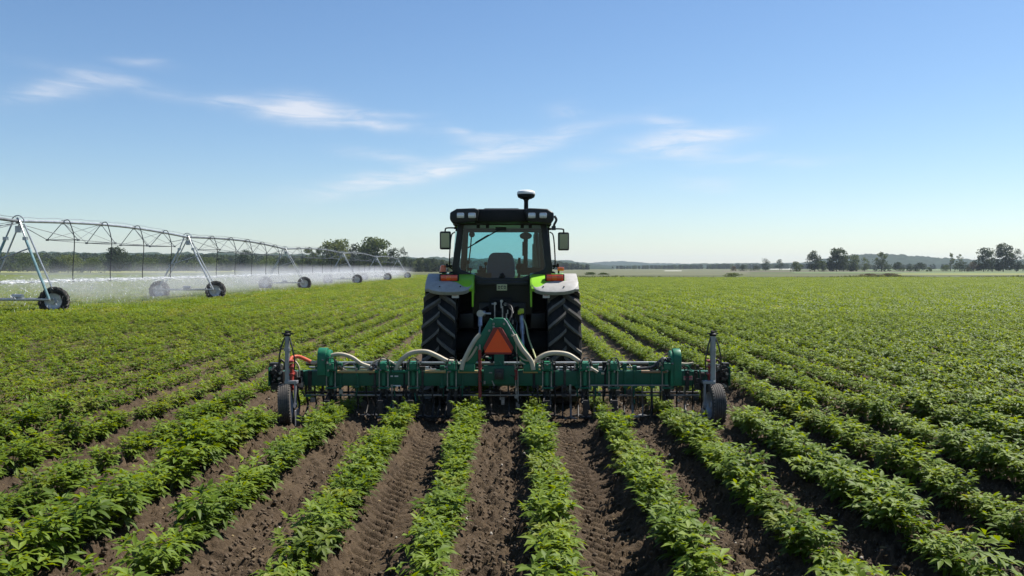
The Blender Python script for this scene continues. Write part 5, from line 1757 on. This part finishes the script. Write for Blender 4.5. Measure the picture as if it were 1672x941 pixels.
# light springs, chains and brackets that hang under the bar
for k in range(60):
    mb = MB()
    px = r5.uniform(500, 1140); q = K(px, r5.uniform(634, 662), r5.uniform(-.2, .15)); sm_ = r5.choice((SHANK, SHANK, SHANK, WORN, CG))
    if r5.random() < .4: mb.box(q, (r5.uniform(.02, .07), .03, r5.uniform(.02, .07)))
    else: mb.tube([q, q + Vector((r5.uniform(-.05, .05), r5.uniform(-.1, .1), r5.uniform(-.16, .02)))], r5.uniform(.006, .012), 5)
    mb.build('hanger', sm_, cu)

# short pipes, elbows and lines between the long pipes and the bar
for k in range(64):
    px = r5.uniform(505, 1130)
    if 780 < px < 850: continue
    a = K(px, r5.uniform(590, 602), r5.uniform(-.02, .26)); b = K(px + r5.uniform(-14, 14), r5.uniform(600, 611), r5.uniform(-.03, .1))
    mb = MB()
    mb.tube(spline([a, a.lerp(b, .4) + Vector((r5.uniform(-.03, .03), -.03, r5.uniform(.0, .05))), b], 5), r5.choice((.006, .008, .011)), 6)
    mb.lathe([(-.02, .001), (-.02, .016), (.02, .016), (.02, .001)], b, r5.choice('xz'), 7)
    mb.build('feed_line', r5.choice((HOSE, HOSE, SHANK, WORN, CG2, BEIGE)), cu)
for px in (556, 584, 612, 643, 660, 690, 722, 755, 872, 905, 922, 942, 972, 988, 1020, 1036, 1064):
    mb = MB()
    h_ = r5.uniform(.05, .12)
    mb.box(K(px, 605, .06) + Vector((0, 0, h_ / 2)), (r5.uniform(.03, .08), r5.uniform(.05, .1), h_))
    mb.box(K(px, 618, -.006), (r5.uniform(.02, .035), .012, .2)); mb.box(K(px, 631, .04), (.06, .15, .03)); mb.tube([K(px, 631, .0), K(px + r5.uniform(-3, 3), 648, .0)], .012, 6)
    mb.build('tool_bracket', r5.choice((SHANK, BLACKM, CG, CG)), cu, bevel=.004, seg=1)
# arched green side plates
def arch(px0, px1, top, bot, lean):
    mb = MB()
    a, b = GX(px0, BY), GX(px1, BY)
    zt, zb = K(0, top).z, K(0, bot).z
    h = zt - zb
    # a plate curved in depth: side profile in (Y, Z), thickness in X
    prof = []
    for k in range(13):
        t = k / 12
        ang = math.pi * t
        prof.append((BY + .06 - .13 * math.cos(ang), zb + h * .62 + h * .38 * math.sin(ang) ** .8))
    prof = [(BY - .075, zb)] + prof + [(BY + .19, zb)]
    mb.prism(prof, 'x', a + (b - a) * (0 if lean < 0 else .30), a + (b - a) * (.70 if lean < 0 else 1.0))
    mb.prism([(y * .999 + .012, z * .97 + .002) for y, z in prof], 'x', a + (b - a) * (.70 if lean < 0 else 0.0), a + (b - a) * (1.0 if lean < 0 else .30))
    o = mb.build('arch_plate', CG2, cu, bevel=.012)
    return o
arch(519.5, 540, 568.5, 612, -1)
arch(1093.5, 1111.5, 570, 629, 1)
# bulky valves at both ends of the bar
for s, cx_ in ((-1, 451), (1, 1180)):
    mb = MB()
    mb.mi = 0
    mb.box(K(cx_ - s * 3, 606, .03), (.10, .16, .17)); mb.box(K(cx_ + s * 2, 598, .06), (.12, .12, .09)); mb.box(K(cx_ - s * 2, 630, .02), (.13, .16, .09)); mb.box(K(cx_ + s * 3, 616, .06), (.07, .14, .12))
    mb.lathe([(-.11, .001), (-.11, .045), (.09, .045), (.09, .001)], K(cx_ - s * 8, 618, -.02), 'z', 12); mb.lathe([(-.06, .001), (-.06, .035), (.06, .035), (.06, .001)], K(cx_ + s * 5, 606, -.04), 'y', 12)
    for k in range(16):
        q = K(cx_ + r5.uniform(-9, 9), r5.uniform(594, 634), -.12); mb.mi = r5.choice((0, 1)); mb.lathe([(-.03, .001), (-.03, .018), (.02, .018), (.02, .001)], q, 'y', 8)
    mb.mi = 0
    mb.tube(spline([K(cx_ - s * 4, 596, -.05), K(cx_ - s * 8, 588, -.06), K(cx_ - s * 14, 594, -.05), K(cx_ - s * 13, 604, -.05)], 6), .016, 6)
    g_ = MB(); g_.box(K(cx_ + s * 3, 616, .10), (.10, .05, .26)); g_.box(K(cx_ + s * 8, 614, -.02), (.012, .26, .24)); g_.build('end_plate', CG, cu, bevel=.006)
    mb.build('valve_block', [SHANK, WORN], cu, bevel=.008, seg=1)
# gauge wheels with their grey struts
for s, px, wpx in ((-1, 469, 467), (1, 1164, 1167)):
    WY = 11.02
    xw = (wpx - CX) / F * WY
    st = MB()
    top = P(px, 547.5, WY + .02); bot = P(px, 634, WY + .02)
    st.tube([bot + Vector((0, 0, -.02)), top], .030 if s < 0 else .036, 14)
    st.lathe([(-.02, .031), (-.02, .042), (.02, .042), (.02, .031)], P(px, 571, WY + .02), 'z', 14)
    strut = st.build('depth_strut', TUBEG, cu)
    mb = MB()
    mb.lathe([(-.01, .001), (-.01, .045), (.015, .05), (.03, .03), (.045, .03), (.05, .001)], top, 'z', 12); mb.tube([top + Vector((-.07, 0, .02)), top + Vector((.07, 0, .02))], .010, 6); mb.tube([top + Vector((.05, 0, .045)), top + Vector((-.03, 0, .05))], .012, 6)
    mb.build('strut_cap', BLACKM, strut)
    for q in (-1, 1):
        mb = MB(); mb.tube(spline([top + Vector((q * .03, 0, -.03)), top + Vector((q * .07, -.03, -.15)), top + Vector((q * .10, -.02, -.32)), top + Vector((q * .09, 0, -.45))], 6), .010, 6); mb.build('strut_hose', HOSE, strut)
    mb = MB()
    for py in (590, 599, 611, 626, 634): mb.box(P(px + (5 if s < 0 else -3), py, WY + .07), (.10, .12, .03))
    mb.box(P(px + (8 if s < 0 else -5), 614, WY + .08), (.035, .10, .32)); mb.box(P(px + 2, 636, WY + .02), (.12, .12, .03))
    mb.build('red_bracket', REDP, cu, bevel=.005, seg=1)
    # fork arm down to the axle
    c = Vector((xw, WY + .0, .272))
    RW = .275
    mb = MB()
    fx = xw + (.115 if s < 0 else -.125)
    mb.box((fx, WY + .02, .40), (.022, .07, .34)); mb.box(((fx + P(px, 0, WY).x) / 2, WY + .02, .565), (abs(fx - P(px, 0, WY).x) + .06, .09, .04)); mb.lathe([(-.02, .001), (-.02, .04), (.02, .04), (.02, .001)], (fx, WY + .02, .272), 'x', 12)
    mb.box((fx + s * -.03, WY - .02, .12), (.012, .20, .20))
    mb.build('wheel_fork', TUBEG, cu, bevel=.004, seg=1)
    ty = MB()
    hw = .075 if s < 0 else .085
    rim = MB()
    prof = [(-hw * .9, .17), (-hw * 1.05, .20), (-hw * 1.0, .245), (-hw * .84, .266)]
    for k in range(5):
        t0 = -.80 + 1.6 * k / 5; t1 = t0 + 1.6 / 5 * .72; t2 = t0 + 1.6 / 5 * .86
        prof += [(hw * t0, .274), (hw * t1, .276), (hw * (t1 + .01), .264), (hw * t2, .264)]
    prof += [(hw * .84, .266), (hw * 1.0, .245), (hw * 1.05, .20), (hw * .9, .17)]
    ty.lathe(prof, c, 'x', 44)
    for k in range(40):
        a = 2 * math.pi * k / 40
        for sg in (-1, 1):
            ty.mi = 1
            ty.box(c + Vector((sg * hw * .86, .262 * math.cos(a), .262 * math.sin(a))), (hw * .22, .018, .020), Matrix.Rotation(a, 3, 'X'))
    rim.lathe([(-hw * .9, .172), (-hw * .8, .15), (-.02, .12), (-.03, .05), (-.06, .045), (-.06, .001)], c, 'x', 28)
    rim.lathe([(hw * .9, .172), (hw * .8, .15), (.02, .12), (.03, .05), (.06, .045), (.06, .001)], c, 'x', 28)
    wh = rim.build('gauge_wheel', RIMG, cu, smooth=35)
    t_ = ty.build('tyre', [mat('dusty_tyre', (.05, .046, .042), .8, 0, var=.35, scale=20, dust=.7, dustcol=(.15, .125, .10)), RUBD], wh, smooth=35)
    # toe the wheel a little
    M_ = Matrix.Translation(c - wloc(wh)) @ Matrix.Rotation(R(9 if s < 0 else 3), 4, 'Z') @ Matrix.Rotation(R(-4 if s < 0 else 0), 4, 'Y') @ Matrix.Translation(-(c - wloc(wh)))
    wh.data.transform(M_); t_.data.transform(M_)
    # hub chain, dangling tackle near the wheel
    mb = MB()
    for k in range(14):
        q = P(px + (17 if s < 0 else -18) + r5.uniform(-8, 8), r5.uniform(596, 640), WY + .15); mb.mi = r5.choice((0, 0, 1))
        if r5.random() < .5: mb.box(q, (r5.uniform(.03, .09), .05, r5.uniform(.03, .09)))
        else: mb.tube([q, q + Vector((r5.uniform(-.05, .05), 0, r5.uniform(-.25, .05)))], r5.uniform(.008, .014), 6)
    mb.build('linkage_tackle', [SHANK, WORN], cu, bevel=.004, seg=1)
# hoses
def hose(name, pts, r_, m, dy=.02, n=8):
    mb = MB(); mb.tube(spline([K(px, py, dy + (q[0] if q else 0)) for px, py, *q in pts], n), r_, 10)
    return mb.build(name, m, cu)
hose('orange_hose', [(473, 590, -.1), (477, 584, -.05), (487, 582.5), (498, 586.5), (510, 592.5)], .024, ORNG)
hose('beige_hose', [(508, 592), (516, 592.5), (526, 588), (536, 582.5), (549, 578.8), (562, 579.5), (576, 584.5), (590, 594), (604, 599)], .026, BEIGE)
hose('thin_hose', [(604, 598), (611, 591.5), (622, 587.2), (634, 589), (646, 595.5)], .013, BEIGE)
hose('beige_hose', [(646.5, 605), (649, 598), (657, 586.5), (668, 578), (682, 574.5), (698, 575), (714, 581.5), (730, 589.5), (741, 591)], .031, BEIGE)
hose('beige_hose', [(753.5, 604), (756, 593), (762, 580), (768, 568), (776, 555, .03), (784, 546, .05)], .030, BEIGE, dy=-.05)
hose('beige_hose', [(752, 590), (763, 588), (772, 578), (779, 566)], .016, BEIGE, dy=-.02)
hose('beige_hose', [(840, 547), (845, 558), (853, 571), (862, 582), (868.5, 592), (871, 604)], .032, BEIGE, dy=-.06)
hose('beige_hose', [(865, 606), (870, 597), (880, 585), (894, 578), (910, 576.5), (928, 579.5), (942, 588), (950, 595)], .032, BEIGE, dy=.0)
hose('thin_hose', [(958, 597), (966, 602), (976, 608)], .020, BEIGE, dy=-.03)
hose('thin_hose', [(744, 590), (752, 595), (768, 591), (776, 592)], .011, BEIGE, dy=.0)
hose('thin_hose', [(848, 582), (856, 588), (868, 590), (880, 592)], .010, BEIGE, dy=-.03)
hose('thin_hose', [(848, 590), (858, 596), (866, 600), (880, 597)], .010, BEIGE, dy=-.04)
hose('black_hose', [(1092, 590), (1083, 586), (1075, 592), (1064, 600), (1040, 602.5)], .022, HOSE, dy=.02)
hose('black_hose', [(1098, 592), (1086, 587.5), (1078, 590), (1074, 599), (1082, 606)], .018, HOSE, dy=-.02)
hose('thin_hose', [(1112, 594), (1122, 594.5), (1132, 593)], .016, BEIGE, dy=.05)
hose('thin_hose', [(482, 590), (487, 597), (489, 606), (488, 622)], .012, BEIGE, dy=-.05)
# ------------------------------------------------------------------ air
def haze():
    m, nt, out = nt_new('haze')
    vp = N(nt, 'ShaderNodeVolumePrincipled', inp={'Density': HAZE, 'Anisotropy': 0.2})
    vp.inputs['Color'].default_value = (.74, .86, 1.0, 1)
    nt.links.new(vp.outputs['Volume'], out.inputs['Volume'])
    mb = MB(); mb.box((0, 2600, 34.0), (9000, 5600, 72.0))
    o = mb.build('haze', m, smooth=0)
    tag(o, 'thin pale summer haze over the fields', None, None, 'stuff')
HAZE = 0.00012
haze()
